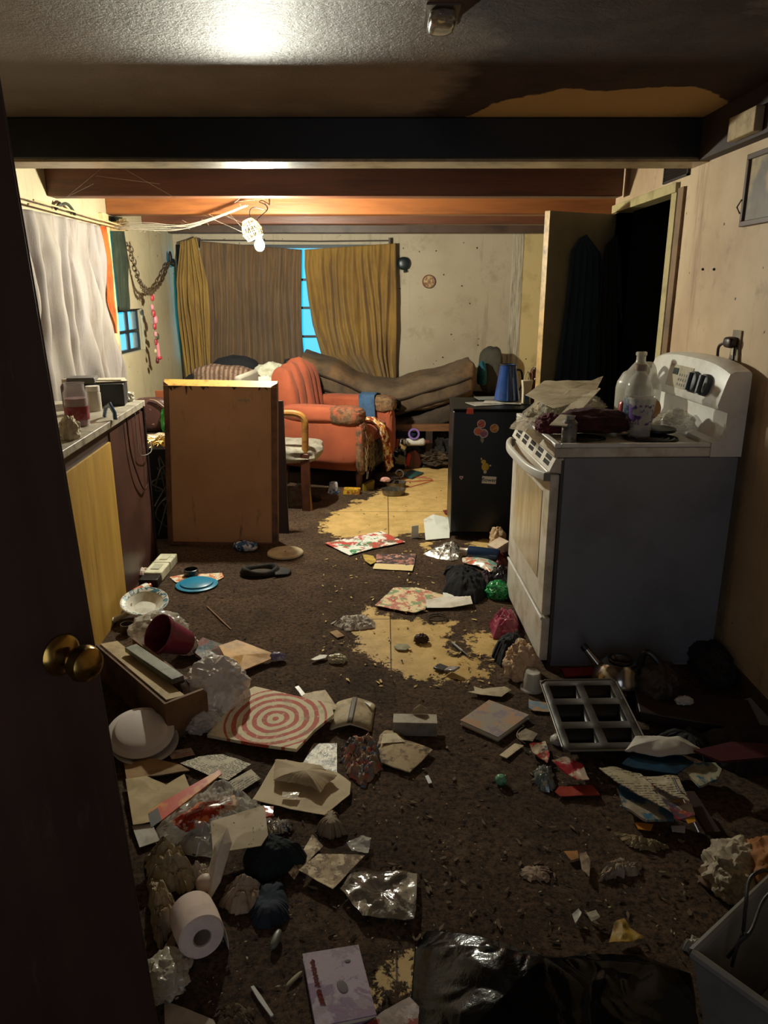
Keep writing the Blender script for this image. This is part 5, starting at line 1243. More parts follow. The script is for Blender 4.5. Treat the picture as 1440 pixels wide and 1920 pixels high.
# patterned bowl, tilted
c = at(272, 1140, .05); t = thing('patterned_bowl', 'white paper bowl with blue green leaf pattern tipped on the carpet', 'bowl', c, rot=(R(12), R(8), R(-12)))
B().lathe([(0, 0), (.05, 0), (.085, .028), (.108, .040), (.112, .040), (.112, .043), (.105, .043), (.083, .032), (.05, .005), (0, .004)], 40).build('bowl_body', mat('c2beb0', .45, '9a9484', 12), t)
n = NT('leaf_pattern'); gr = n.n('ShaderNodeTexWave', wave_type='RINGS', bands_direction='Z'); n.col(n.mix(n.ramp(n.noise(34, 2, .4, dist=1.5), .47, .52), 'c8c4b4', '3c6a7a')); n.set(Roughness=.4)
B().lathe([(.086, .0345), (.106, .0445), (.109, .0445), (.087, .0350), (.086, .0345)], 40).build('leaf_pattern_band', n.m, t)
c0 = at(215, 1170, .03); b = B().cyl(at(208, 1165, .025), at(240, 1150, .03), .014, .011, 12); tag(b.build('candle_stub', mat('b0a890', .4)), 'white stub lying at the counter foot', 'candle')
b = B().cyl(at(236, 1148, .03), at(248, 1130, .08), .004, .004, 8); tag(b.build('straw', mat('c8c0b0', .4)), 'short white straw leaning behind the white stub', 'straw')
t = thing('small_tin', 'small open tin just right of the brass knob', 'tin', at(240, 1186, .004), 0)
B().lathe([(0, 0), (.03, 0), (.031, .045), (.028, .045), (.027, .006), (0, .005)], 24).build('tin_body', mat('5a5048', .3, '2a2018', 18, metal=.6), t)
wad('cling_wrap', 'clear crinkled bag behind the maroon pot', 'bag', at(292, 1215, .03) + Vector((0, .06, .0)), (.24, .2, .13), CLEAR, .35, 2.4, 67, smooth=25)
# carton with open end
bc0 = at(190, 1228, .14); bc1 = at(372, 1345, .14)
dd = at(315, 1320, .15) - at(200, 1222, .15); ba = math.atan2(dd.y, dd.x); Lb = dd.length + .08
t = thing('cardboard_box', 'long shallow cardboard tray on the floor right of the entrance door', 'box', (at(315, 1320, .15).x, at(315, 1320, .15).y, .004), ba + math.pi)
FLY = -.03
KB = mat('6e5034', .75, '3c2a1a', 7, (.45, .7)); KB2 = mat('a08a62', .75, '6a5538', 9)
B().span(0, Lb, 0, .012, 0, .15).build('near_side', KB, t)
o_ = B().span(0, Lb, -.15, -.138, 0, .13).build('far_side', KB, t)
B().span(0, .012, -.138, 0, 0, .15).build('end_side', KB, t)
B().span(.012, Lb, -.138, 0, 0, .012).build('bottom', KB, t)
B().box((Lb * .5, -.036, .149), (Lb - .03, .07, .004), rx(R(8))).build('flap', KB2, t)
boxthing('metal_tray', 'grey metal bar tray resting along the long cardboard tray', 'tray', at(288, 1248, .165), (.36, .05, .02), mat('7a7a70', .4, '4a4a44', 9, metal=.4), ba + R(3), rot=ry(R(0)))
# maroon pot
c = at(322, 1240, .05); t = thing('maroon_pot', 'maroon plastic flower pot lying tilted in the cardboard tray', 'pot', c + Vector((.0, .03, .09)), rot=(R(55), R(12), R(-52)))
B().lathe([(0, -.08), (.05, -.08), (.075, .055), (.083, .057), (.083, .075), (.078, .075), (.07, .055), (.046, -.07), (0, -.07)], 32).build('pot_body', mat('6a1c34', .35, '4a1426', 9), t)
sheet('picture_tray', 'small dark rimmed tray with pale picture behind the milky bag', 'tray', [(358, 1232), (382, 1218), (425, 1226), (418, 1238), (392, 1250)], print_mat('7d7a70', '8a5a50', 'blotch', ink2='5a6a70', scale=1.5, dirt=None, rough=.3), th=.01, amp=0, zs=[.03, .05, .03, .0, 0])
sheet('manila_envelope', 'orange tan manila envelope on the carpet behind the milky bag', 'envelope', [(412, 1238), (445, 1222), (512, 1236), (508, 1243), (447, 1272), (425, 1262)], mat('c0904c', .6, '8f6a34', 10), th=.004, amp=.006, zs=[.06, .05, .02, .01, .02, .06])
wad('purple_wrapper', 'purple and white wrapper at the manila envelope tip', 'wrapper', at(520, 1236, .012), (.07, .03, .03), mat('6a5a78', .4, 'c0b8b8', 30), .4, 2.4, 68, sub=4)
wad('plastic_bag', 'milky crumpled plastic bag in front of the cardboard tray end', 'bag', at(402, 1338, .004) + Vector((.0, .05, 0)), (.23, .20, .19), MILKY, .38, 2.6, 91)
wad('plastic_bag', 'smaller milky plastic bag tail in front of the large milky bag', 'bag', at(375, 1362, .004), (.14, .11, .06), MILKY, .4, 2.6, 92)
wad('white_wad', 'white tissue tucked between maroon pot and tray', 'tissue', at(352, 1222, .02), (.09, .08, .07), mat('b8ac9c', .7), .4, 2.5, 69, sub=4)
# plates
c = at(268, 1388, .03); t = thing('foam_plate', 'white foam plate upside down beside the entrance door', 'plate', c + Vector((-.005, 0, .035)), rot=(R(14), R(10), R(-8)))
B().lathe([(0, .022), (.07, .022), (.082, .018), (.092, .004), (.104, .0), (.112, -.003), (.112, -.006), (.10, -.004), (.088, 0), (.078, .014), (0, .017)], 44).build('plate_body', mat('c4b8b0', .45), t)
c = at(278, 1400, .012); t = thing('foam_plate', 'second white plate beneath the foam plate', 'plate', c + Vector((-.01, -.0, .008)), rot=(R(9), R(6), 0))
B().lathe([(0, .003), (.08, .003), (.10, .016), (.112, .018), (.112, .015), (.10, .012), (.08, 0), (0, 0)], 44).build('plate_body', mat('b0a8a0', .45), t)
# ringed board
bp = [(388, 1372), (455, 1307), (478, 1297), (622, 1328), (626, 1345), (590, 1372), (556, 1411), (470, 1392)]
pts = [at(u, v, .035) for u, v in bp]
b, c, ang_ = outline_mesh(pts, z0=.012, th=.012, amp=0, rings=10, zs=[.0, .03, .035, .03, .025, .02, .025, .01])
o = b.build('target_board', print_mat('c8b894', 'a8442e', 'rings', dirt='7a6a4a', amt=(.52, .8)), loc=Vector((at(517, 1352, .035).x, at(517, 1352, .035).y, .012)), rotz=0, smooth=40)
tag(o, 'square board with red concentric target rings on the carpet', 'board')
# papers, left foreground
sheet('torn_paper', 'torn speckled tan paper behind the target board', 'paper', [(560, 1306), (610, 1297), (622, 1315), (636, 1335), (625, 1335), (575, 1318)], TAN2, th=.002, amp=.012)
sheet('white_chip', 'small white plastic shard behind the target board', 'scrap', [(553, 1291), (560, 1289), (572, 1304), (566, 1309), (560, 1300)], mat('d0ccc0', .4), th=.003, amp=.006, z0=.03)
t = thing('paperback_book', 'open paperback lying face down with a dark spine', 'book', at(662, 1347, .004), R(-4))
b = B(); pw = .075; ph_ = .088
def pb(i, j): x_ = -pw + 2 * pw * i; return Vector((x_, -ph_ + 2 * ph_ * j, .004 + .032 * (1 - abs(x_ / pw)) ** .6))
b.grid(pb, 20, 4); b.build('cover', mat('a89676', .7, '6e5c40', 14), t, solid=.003)
b = B().grid(lambda i, j: Vector((-.012 + .02 * i, -ph_ + 2 * ph_ * j, .0355 + .001 * math.sin(i * 3.14))), 4, 4); b.build('spine', mat('4a4034', .6), t, solid=.002)
b = B().grid(lambda i, j: pb(i * .94 + .03, j * .98 + .01) - Vector((0, 0, .006)), 20, 4); b.build('pages', mat('c0b498', .8), t, solid=.006)
sheet('white_chip', 'small white torn corner by the open paperback', 'scrap', [(682, 1316), (697, 1320), (694, 1326)], WHT2, z0=.03, th=.001, amp=.002)
t = thing('carton_flap', 'grey flattened carton standing low on the carpet right of the paperback', 'carton', at(778, 1380, .004), R(-2))
B().span(-.078, .078, -.0, .008, 0, .05).build('near_panel', mat('7a7060', .6, '4a4234', 16), t)
B().box((0, .035, .048), (.156, .07, .003), rx(R(-6))).build('top_panel', mat('8f8470', .6, '5a5040', 14), t)
B().prism([(-.01, .05), (.045, .05), (.04, .07), (.018, .085), (-.005, .065)], .07, .073, 'y').build('torn_tab', TAN, t)
sheet('dirty_paper', 'muddy creased brown sheet on the carpet right of the magazine wad', 'paper', [(712, 1385), (720, 1376), (742, 1376), (762, 1390), (811, 1412), (768, 1455), (715, 1436), (706, 1410)], mat('9a8460', .75, '4f3c24', 26, (.5, .62), bump=.4, bscale=40), th=.004, amp=.012, dome=.01, fs=18)
sheet('folded_corner', 'pale folded corner on the muddy brown sheet', 'paper', [(718, 1378), (742, 1376), (760, 1392), (714, 1396)], TAN2, z0=.03, th=.001, amp=.004)
heap('magazine_wad', 'crumpled multicoloured magazine wad below the paperback', 'magazine', [(640, 1400), (660, 1382), (700, 1380), (716, 1405), (716, 1438), (682, 1474), (655, 1452), (640, 1425)], print_mat('8a7058', '5c6a74', 'blotch', ink2='a05a44', ink3='2a2a30', scale=2.2, dirt='4a3824'), .045, .06, 24, smooth=30)
sheet('glossy_paper', 'bright silvery sheet under the target board corner', 'paper', [(588, 1396), (632, 1397), (632, 1455), (600, 1448), (566, 1438)], mat('c0b498', .3, '5c5240', 40, (.5, .6), bump=.3), th=.002, amp=.006)
sheet('brown_paper', 'large tan paper sheet below the target board', 'paper', [(519, 1428), (560, 1434), (632, 1452), (658, 1472), (656, 1495), (608, 1533), (545, 1522), (474, 1504)], mat('b09c78', .7, '8a7452', 7, (.5, .8)), z0=.010, th=.002, amp=.010, fs=7)
sheet('torn_flap', 'torn curled flap lying on the large tan sheet', 'paper', [(516, 1432), (548, 1432), (600, 1442), (632, 1462), (612, 1478), (602, 1493), (585, 1482), (545, 1474), (513, 1470)], mat('a08c6c', .7, '8a7452', 9), z0=.026, th=.002, amp=.016, dome=.02, fs=9, jag=.01)
sheet('clear_tape', 'shiny piece of clear tape on the large tan sheet', 'tape', [(530, 1488), (562, 1490), (556, 1502), (528, 1498)], mat('c8c0ac', .08, alpha=.8, coat=.8), z0=.026, th=.001, amp=.008, fs=30)
sheet('text_paper', 'white printed page with torn left edge near the entrance door', 'page', [(338, 1434), (372, 1422), (418, 1417), (471, 1436), (455, 1447), (428, 1466), (395, 1458)], TEXT, z0=.012, th=.001, amp=.008)
sheet('text_paper', 'second printed page with a dark stripe under the first', 'page', [(428, 1470), (471, 1445), (489, 1463), (446, 1490)], TEXT2, z0=.008, th=.002, amp=.006)
sheet('receipt', 'pinkish receipt scrap beside the foam plates', 'receipt', [(315, 1412), (358, 1404), (366, 1418), (322, 1426)], print_mat('a89080', '8a4a40', 'text', scale=1.4), th=.001, amp=.006)
sheet('brown_cardboard', 'brown torn cardboard below the foam plates', 'cardboard', [(232, 1432), (285, 1426), (340, 1438), (356, 1448), (300, 1458), (238, 1466)], CARD, z0=.010, th=.004, amp=.008)
sheet('kraft_sheet', 'large tan stained sheet at the entrance door edge', 'paper', [(236, 1466), (275, 1460), (312, 1476), (346, 1456), (356, 1480), (334, 1512), (286, 1546), (250, 1552)], mat('ac9870', .75, '7d683f', 8, (.45, .75)), z0=.014, th=.002, amp=.010, fs=8)
sheet('grey_paper', 'greyish sheet at the door edge below the tan stained sheet', 'paper', [(248, 1552), (286, 1548), (300, 1580), (262, 1592)], GRY, z0=.01, th=.002, amp=.006)
heap('bread_bag', 'clear crackling bread bag with red print in the left foreground', 'bag', [(286, 1552), (330, 1510), (420, 1452), (470, 1490), (512, 1515), (505, 1545), (440, 1560), (398, 1600), (330, 1592)], CLEAR, .07, .05, 13, smooth=22, zpx=.02)
sheet('red_print', 'red printed plastic wrapper inside the clear bread bag', 'wrapper', [(318, 1550), (370, 1515), (440, 1500), (450, 1520), (400, 1545), (350, 1570)], print_mat('8a2a18', 'b89a80', 'blotch', ink2='c06030', scale=1.6, dirt=None, rough=.25), z0=.03, th=.001, amp=.02, dome=.02, fs=14)
sheet('red_strip', 'long red orange carton strip pointing away from the door edge', 'carton', [(279, 1530), (300, 1514), (412, 1450), (416, 1458), (306, 1544), (286, 1556)], mat('b83c14', .35, 'c88030', 12, (.5, .6)), z0=.10, th=.004, amp=0, zpx=.09)
sheet('dark_end', 'dark cap at the near end of the red orange strip', 'carton', [(278, 1530), (296, 1518), (304, 1542), (284, 1556)], mat('2a2220', .5), z0=.1045, th=.003, amp=0, zpx=.1)
sheet('stained_card', 'tan card with dark speckles on the bread bag', 'card', [(395, 1546), (496, 1516), (503, 1572), (490, 1592), (400, 1606)], mat('a8967a', .7, '2a1c12', 60, (.64, .67), two='8f7c5c', twoscale=9), z0=.075, th=.002, amp=.006, zpx=.07)
sheet('red_packet', 'small red sauce packet right of the speckled card', 'packet', [(489, 1516), (513, 1518), (512, 1534), (493, 1538)], mat('9c1c14', .2, coat=.6), z0=.02, th=.006, amp=.006)
heap('foil_wrapper', 'shiny silver foil wrapper right of the speckled card', 'foil', [(498, 1548), (520, 1538), (545, 1541), (548, 1554), (510, 1568)], FOIL, .03, .03, 30, smooth=20)
t_ = heap('crushed_cup', 'bent brown paper cup lying right of the foil wrapper', 'cup', [(594, 1548), (612, 1524), (630, 1520), (640, 1548), (652, 1560), (622, 1568), (598, 1564)], mat('7a684e', .7, '4f4230', 12), .05, .012, 8)
sheet('printed_card', 'long creased printed card pointing at the black cloth', 'card', [(541, 1640), (556, 1620), (586, 1568), (606, 1590), (590, 1606), (562, 1636), (552, 1652)], print_mat('b09c78', '6a5236', 'blotch', scale=2, ink2='d0c0a0'), z0=.012, th=.002, amp=.006)
sheet('printed_card', 'wide creased tan card overlapping the long printed card', 'card', [(560, 1636), (596, 1606), (640, 1606), (684, 1608), (624, 1672)], print_mat('a08a68', '6a5236', 'blotch', scale=2.4, ink2='c0ac88'), z0=.02, th=.002, amp=.008)
sheet('plastic_film', 'crumpled grey transparent film beside the paper cup', 'film', [(650, 1590), (680, 1576), (696, 1578), (690, 1610), (660, 1604)], CLEAR, th=.001, amp=.02, fs=22, smooth=25)
sheet('glossy_photo', 'wrinkled glossy dark photo sheet in the middle foreground', 'photo', [(638, 1676), (660, 1644), (700, 1642), (782, 1645), (780, 1716), (776, 1736), (680, 1728)], print_mat('4a4238', '8a8070', 'blotch', ink2='5c5048', ink3='2c2824', scale=.8, rough=.12, dirt=None), th=.002, amp=.022, fs=18, z0=.008, smooth=80)
def book(lab, px, z, th, cover, name='book'):
    pts = [at(u, v, z + th) for u, v in px]; c = sum(pts, Vector()) / 4; c.z = z; e = pts[1] - pts[0]; a = math.atan2(e.y, e.x)
    t = thing(name, lab, 'book', c, a); loc = [rz(-a) @ (p - c) for p in pts]; L2 = [(p.x, p.y) for p in loc]
    B().prism(L2, th - .003, th, 'z').build('front_cover', cover, t)
    B().prism([(x * .97, y * .97) for x, y in L2], .0031, th - .0031, 'z').build('pages', mat('b8ac90', .8), t)
    B().prism(L2, 0, .003, 'z').build('back_cover', cover, t); return t
t = book('lilac grey book with a bird and faint red script on its cover', [(567, 1788), (672, 1771), (706, 1902), (592, 1925)], .006, .018, print_mat('9a8a92', '8a7a80', 'blotch', ink2='7a6478', scale=.6, dirt='6a5a50', amt=(.6, .85)))
b = B(); random.seed(5)
sc = []
for k in range(9):
    y_ = .0; p = Vector((-.078 + .0165 * k, .0, 0))
BD = .0186
e0 = rz(-t.rotation_euler.z)
def on_book(u, v): return e0 @ (at(u, v, .006 + .0185) - t.location)
for ln in (((585, 1800), (596, 1850)), ((597, 1856), (606, 1884))):
    p, q = on_book(*ln[0]), on_book(*ln[1]); pts = []
    for k in range(40):
        f = k / 39; m_ = p.lerp(q, f); pts.append(m_ + Vector((.006 * math.sin(k * 1.7), .002 * math.cos(k * 2.9), 0)) + Vector((0, 0, .0005)))
    b.tube(pts, .0009, 4)
b.build('script_lettering', mat('8a4430', .6), t)
p = on_book(642, 1850); B().pad((p.x, p.y, p.z + .0004), (.022, .035, .0012), 2.2, n=5, rot=rz(.3)).build('bird_print', mat('4a3c3c', .6), t)
p = on_book(652, 1802); B().pad((p.x, p.y, p.z + .0004), (.014, .009, .0012), 2.2, n=4).build('bird_print', mat('4a3c3c', .6), t)
sheet('magazine', 'pinkish magazine page cut by the bottom edge beside the black bag', 'magazine', [(680, 1930), (722, 1900), (768, 1875), (790, 1900), (790, 1950), (690, 1950)], print_mat('8a7a70', '7a2a24', 'blotch', ink2='a89890', scale=1.2), th=.002, amp=.01)
t = thing('plastic_knife', 'white plastic knife on the dark carpet bottom left', 'knife', at(492, 1880, .008), 0)
kp = [at(u, v, .008) for u, v in [(470, 1852), (476, 1850), (492, 1872), (513, 1905), (508, 1908), (484, 1876)]]; c = t.location.copy()
B().prism([(p.x - c.x, p.y - c.y) for p in kp], 0, .004).build('blade_and_handle', mat('a8a49c', .4), t)
b = B().pad((0, 0, .004), (.05, .010, .006), 2.2); o = b.build('feather', mat('8a7c60', .7)); o.location = at(552, 1837, .004); o.rotation_euler = (0, 0, R(50)); tag(o, 'small tan feather left of the lilac book', 'feather')
b = B().pad((0, 0, .012), (.02, .055, .02), 2.4); o = b.build('lighter', mat('5a5c50', .4)); o.location = at(518, 1768, .004); o.rotation_euler = (0, 0, R(-12)); tag(o, 'small grey green lighter on the dark carpet', 'lighter')
# black sock, dark cloths
heap('black_cloth', 'black crumpled cloth in the left foreground', 'cloth', [(457, 1598), (480, 1578), (512, 1570), (545, 1585), (580, 1604), (572, 1622), (540, 1625), (500, 1650), (462, 1648)], mat('0b1212', .9, '141f1c', 8), .07, .05, 11, smooth=70)
heap('dark_jeans', 'dark folded trouser leg on the carpet below the black cloth', 'clothes', [(478, 1660), (530, 1650), (542, 1700), (540, 1728), (480, 1742), (468, 1700)], NAVY, .03, .02, 9, smooth=70)
# tissue roll
c = at(362, 1718, .055); t = thing('toilet_roll', 'white toilet paper roll lying with its open end toward the viewer', 'toilet roll', c + Vector((.012, -.02, .0)), rot=(R(82), R(0), R(28)))
B().lathe([(.022, -.0), (.05, -.0), (.054, .004), (.056, .05), (.054, .105), (.05, .11), (.022, .11), (.0215, .055), (.022, 0)], 36, (0, 0, -.05)).build('paper_roll', mat('c4b0a4', .85, 'a8948a', 9), t)
B().lathe([(.0195, -.048), (.0215, -.048), (.0215, .058), (.0195, .058), (.0195, -.048)], 28).build('core', mat('8a7a68', .8), t)
B().grid(lambda i, j: Vector((.054 * math.cos(.6 - i * 1.1) + .01 * i, .054 * math.sin(.6 - i * 1.1) * 1 - .05 * i, -.045 + .10 * j)), 8, 6).build('loose_sheet', mat('baa698', .85), t, solid=.001)
PT = mat('b4a492', .8, '8c7a62', 14)
heap('crumpled_paper', 'large tan crumpled paper bundle above the toilet roll', 'paper', [(272, 1600), (300, 1575), (345, 1590), (350, 1620), (372, 1640), (352, 1665), (300, 1660), (275, 1640)], mat('98886c', .8, '6a5a40', 12), .09, .06, 16, smooth=30)
heap('crumpled_paper', 'crumpled paper bag hugging the door edge below the tan bundle', 'paper', [(275, 1645), (310, 1650), (330, 1690), (318, 1740), (300, 1775), (285, 1740)], mat('96846a', .75, '5e4c34', 12), .07, .06, 16, smooth=30)
heap('crumpled_paper', 'pale crumpled napkin right above the toilet roll', 'napkin', [(352, 1630), (380, 1622), (400, 1640), (402, 1662), (372, 1668)], PT, .05, .05, 20, smooth=30)
sheet('white_cup_piece', 'white curved card shard standing above the toilet roll', 'card', [(384, 1665), (405, 1625), (430, 1608), (438, 1625), (415, 1670), (395, 1690)], mat('bcae9c', .6, '948470', 12), z0=.03, th=.002, amp=.01, dome=.03, zs=[0, .06, .09, .07, .02, 0])
heap('crumpled_paper', 'torn open brown napkins right of the toilet roll', 'napkin', [(425, 1660), (450, 1640), (482, 1650), (498, 1664), (485, 1700), (440, 1710), (410, 1692)], mat('8f7a64', .8, '6a543c', 14), .06, .04, 14, smooth=30)
b = B().pad((0, 0, .022), (.046, .046, .042), 2.1); o = b.build('ball', mat('b09a88', .5)); o.location = at(386, 1668, .03); tag(o, 'small pale egg shaped ball touching the toilet roll', 'ball')
wad('cling_wrap', 'shiny crumpled film at the door edge below the toilet roll', 'film', at(312, 1840, .004), (.10, .12, .05), mat('9c9280', .25, alpha=.85), .4, 2.5, 71, smooth=25)
sheet('brown_wrapper', 'brown wrapper scrap left of the dark shadow under the roll', 'wrapper', [(304, 1795), (325, 1760), (335, 1775), (322, 1798)], mat('6a5238', .6), th=.002, amp=.02)
sheet('pale_sheet', 'pale flat sheet at the bottom left by the door edge', 'paper', [(308, 1880), (345, 1892), (400, 1915), (420, 1950), (310, 1950)], mat('8a7a68', .7, '6a5c4a', 9), th=.002, amp=.004)
heap('dead_leaves', 'small heap of brown leaves at the bottom edge', 'leaves', [(405, 1895), (450, 1885), (475, 1900), (470, 1930), (410, 1930)], mat('5e4a34', .8, '3a2c1c', 24), .02, .03, 30, smooth=20)
# black bin bag
b, c, a = outline_mesh([at(u, v, .06) for u, v in [(778, 1745), (800, 1712), (860, 1728), (930, 1765), (1000, 1770), (1100, 1776), (1170, 1785), (1235, 1766), (1300, 1790), (1315, 1880), (1310, 2010), (1000, 2060), (760, 2040), (768, 1880)]],
                       z0=.004, th=.001, amp=.010, fs=4, dome=.07, p=1.5, seed=3, per=20, rings=80, solid_base=True, jag=0,
                       fold=lambda q, s_: (1 - s_ ** 2) * (.03 * noise.noise(Vector((q.x * 4, q.y * 4, 2))) + .040 * vor(Vector((q.x * 3.2 + .3 * noise.noise(q * 6), q.y * 3.2, 1))) + .010 * vor(Vector((q.x * 9, q.y * 9, 3)) + Vector((noise.noise(q * 9), noise.noise(q * 8), 0)))))
o = b.build('bin_bag', SHINY, loc=c, rotz=a, smooth=80); tag(o, 'large shiny black bin bag spread over the bottom foreground', 'bag')
# plastic storage tub bottom right
t = thing('storage_tub', 'white translucent storage tub at the bottom right corner', 'tub', (at(1290, 1760, .28).x, at(1300, 1750, .28).y, 0), R(-52))
TB = mat('625e58', .5, '4e4a42', 6)
Lx, Ly, Hz = .62, .50, .235
t.location = (at(1298, 1788, Hz).x, at(1298, 1788, Hz).y, .0)
def wallp(p, q, nm):
    (x0_, y0_), (x1_, y1_) = p, q
    cx_, cy_ = Lx / 2, Ly / 2
    ins = lambda x, y, k: (cx_ + (x - cx_) * k, cy_ + (y - cy_) * k)
    a0, a1 = ins(x0_, y0_, .86), ins(x1_, y1_, .86)
    i0, i1 = ins(x0_, y0_, .97), ins(x1_, y1_, .97); j0, j1 = ins(x0_, y0_, .83), ins(x1_, y1_, .83)
    B().faces([(a0[0], a0[1], 0), (a1[0], a1[1], 0), (x1_, y1_, Hz), (x0_, y0_, Hz), (j0[0], j0[1], .004), (j1[0], j1[1], .004), (i1[0], i1[1], Hz), (i0[0], i0[1], Hz)],
              [(0, 1, 2, 3), (7, 6, 5, 4), (3, 2, 6, 7), (0, 4, 5, 1), (0, 3, 7, 4), (1, 5, 6, 2)]).build(nm, TB, t)
for s_ in (((0, 0), (Lx, 0)), ((Lx, 0), (Lx, Ly)), ((Lx, Ly), (0, Ly)), ((0, Ly), (0, 0))): wallp(s_[0], s_[1], 'side_wall')
B().span(Lx * .09, Lx * .91, Ly * .09, Ly * .91, 0, .004).build('bottom', TB, t)
b = B(); b.tube([(0, 0, Hz), (Lx, 0, Hz), (Lx, Ly, Hz), (0, Ly, Hz), (0, 0, Hz)], .011, 8); b.build('rim', TB, t)
TM = Matrix.Translation(t.location) @ Matrix.Rotation(R(-52), 4, 'Z')
pc = TM @ Vector((Lx * .5, Ly * .5, 0))
ap = thing('small_speaker', 'black small appliance lying inside the storage tub', 'appliance', (pc.x, pc.y, .006), R(-40))
B().span(-.13, .13, -.11, .11, 0, .17).build('housing', mat('0c0c0d', .45), ap, bevel=.02)
B().lathe([(0, 0), (.035, 0), (.038, .004), (.03, .012), (.0, .012)], 24, (-.04, -.02, .171)).build('dial', mat('151515', .3), ap)
b = B(); b.tube(curve_pts([at(1365, 1795, .2), at(1390, 1758, .26), at(1398, 1700, .33), at(1405, 1650, .35), at(1432, 1632, .36), at(1460, 1640, .33)], 8), .0038, 8)
b.tube(curve_pts([at(1372, 1812, .2), at(1385, 1770, .25), at(1408, 1745, .28), at(1430, 1690, .3), at(1460, 1660, .32)], 8), .0035, 8)
tag(b.build('power_cord', mat('141110', .4)), 'black looping power cord rising out of the storage tub', 'cord')
wad('orange_rag', 'orange brown rag at the right edge above the storage tub', 'rag', at(1452, 1668, .02), (.16, .2, .12), mat('8a5a2c', .8, '5a3a1c', 10), .3, 2, 72, smooth=60)
heap('white_bag', 'pale plastic bag scrap hanging over the tub corner', 'bag', [(1275, 1775), (1300, 1755), (1325, 1772), (1300, 1790)], mat('8f8a80', .3), .03, .03, 20, smooth=25)
# --- right foreground
def tray6(px, z):
    P4 = [at(u, v, z) for u, v in px]; A_, B_, C_, D_ = P4   # far left, far right, near right, near left
    ex = (B_ - A_).normalized(); wv_ = ((B_ - A_).length + (C_ - D_).length) / 2; ey = (D_ - A_); hv_ = ((D_ - A_).length + (C_ - B_).length) / 2
    return A_, ex, ey, wv_, hv_
px6 = [(1010, 1276), (1150, 1276), (1222, 1388), (1062, 1396)]
A_, ex, ey, wv_, hv_ = tray6(px6, .11)
ctr = sum([at(u, v, .11) for u, v in px6], Vector()) / 4
t = thing('loaf_pan', 'dark six cavity mini loaf pan leaning among the rubbish', 'pan', (ctr.x, ctr.y, .095), rot=(R(5), R(-1), R(0)))
PM = mat('403b34', .5, '2c2824', 9)
w2, h2 = wv_ / 2, hv_ / 2
xs = [-w2, -w2 + .028, -.014, .014, w2 - .028, w2]; ys = [-h2, -h2 + .04, -h2 / 3 - .018, -h2 / 3 + .018, h2 / 3 - .018, h2 / 3 + .018, h2 - .036, h2]
b = B()
for i in range(5):
    for j in range(7):
        if i in (1, 3) and j in (1, 3, 5): continue
        b.faces([(xs[i], ys[j], 0), (xs[i + 1], ys[j], 0), (xs[i + 1], ys[j + 1], 0), (xs[i], ys[j + 1], 0)], [(0, 1, 2, 3)])
bmesh.ops.remove_doubles(b.bm, verts=b.bm.verts, dist=1e-5)
o_ = b.build('pan_top', PM, t, smooth=5, solid=.003)
B().tube([(-w2, -h2 + .02, .002), (-w2, h2 - .02, .002), (-w2 + .02, h2, .002), (w2 - .02, h2, .002), (w2, h2 - .02, .002), (w2, -h2 + .02, .002), (w2 - .02, -h2, .002), (-w2 + .02, -h2, .002), (-w2, -h2 + .02, .002)], .003, 8).build('rolled_rim', mat('6a665c', .3, metal=.6), t)
CM = mat('26231f', .4, metal=.4)
for i in (1, 3):
    for j in (1, 3, 5):
        x0_, x1_, y0_, y1_ = xs[i], xs[i + 1], ys[j], ys[j + 1]; k = .012; dz = -.055
        B().faces([(x0_, y0_, -.002), (x1_, y0_, -.002), (x1_, y1_, -.002), (x0_, y1_, -.002), (x0_ + k, y0_ + k, dz), (x1_ - k, y0_ + k, dz), (x1_ - k, y1_ - k, dz), (x0_ + k, y1_ - k, dz)],
                  [(0, 1, 5, 4), (1, 2, 6, 5), (2, 3, 7, 6), (3, 0, 4, 7), (4, 5, 6, 7)]).build('cavity', CM, t, solid=.002)
t = thing('frying_pan', 'dark round frying pan under the loaf pan', 'pan', at(1140, 1415, .004) + Vector((-.02, .16, 0)), R(30))
B().lathe([(0, 0), (.11, 0), (.13, .035), (.133, .036), (.128, .036), (.108, .006), (0, .005)], 36).build('pan_body', mat('1a1b1c', .3, metal=.5), t)
# kettle
t = thing('steel_kettle', 'dark steel kettle with open top standing against the stove side', 'kettle', at(1165, 1312, .004) + Vector((0, .05, 0)), R(150))
B().lathe([(0, 0), (.085, 0), (.10, .015), (.105, .05), (.095, .095), (.07, .13), (.045, .145), (.042, .145), (.066, .128), (.09, .09), (0, .02)], 40).build('kettle_body', mat('8f8a84', .16, '3a3430', 12, (.5, .75), metal=1), t)
B().lathe([(.045, .146), (.05, .15), (.045, .154), (.04, .15), (.045, .146)], 32).build('lid_ring', mat('15120f', .4), t)
B().cyl((.07, 0, .09), (.135, 0, .155), .02, .013, 16).build('spout', mat('7a756e', .2, metal=1), t)
B().cyl((.136, 0, .156), (.15, 0, .17), .016, .014, 12).build('spout_cap', mat('0e0d0d', .4), t)
B().tube(curve_pts([(-.07, 0, .13), (-.09, .0, .2), (-.14, .0, .17), (-.20, .02, .10)]), .012, 10).build('handle', mat('121011', .4), t)
c = at(1000, 1298, .004); t = thing('clear_cup', 'clear plastic cup upside down at the stove corner', 'cup', c + Vector((0, .03, 0)))
B().lathe([(0, .075), (.028, .075), (.03, .07), (.04, .008), (.047, .006), (.047, 0), (.043, 0), (.036, .008), (.026, .07), (0, .072)], 32).build('cup_body', CLEAR, t)
sheet('blue_card', 'torn blue grey card left of the loaf pan', 'card', [(991, 1314), (1000, 1318), (1035, 1322), (1034, 1338), (1000, 1336), (991, 1330)], mat('6a7880', .6, '9a7a5a', 22, (.52, .56)), th=.002, amp=.008)
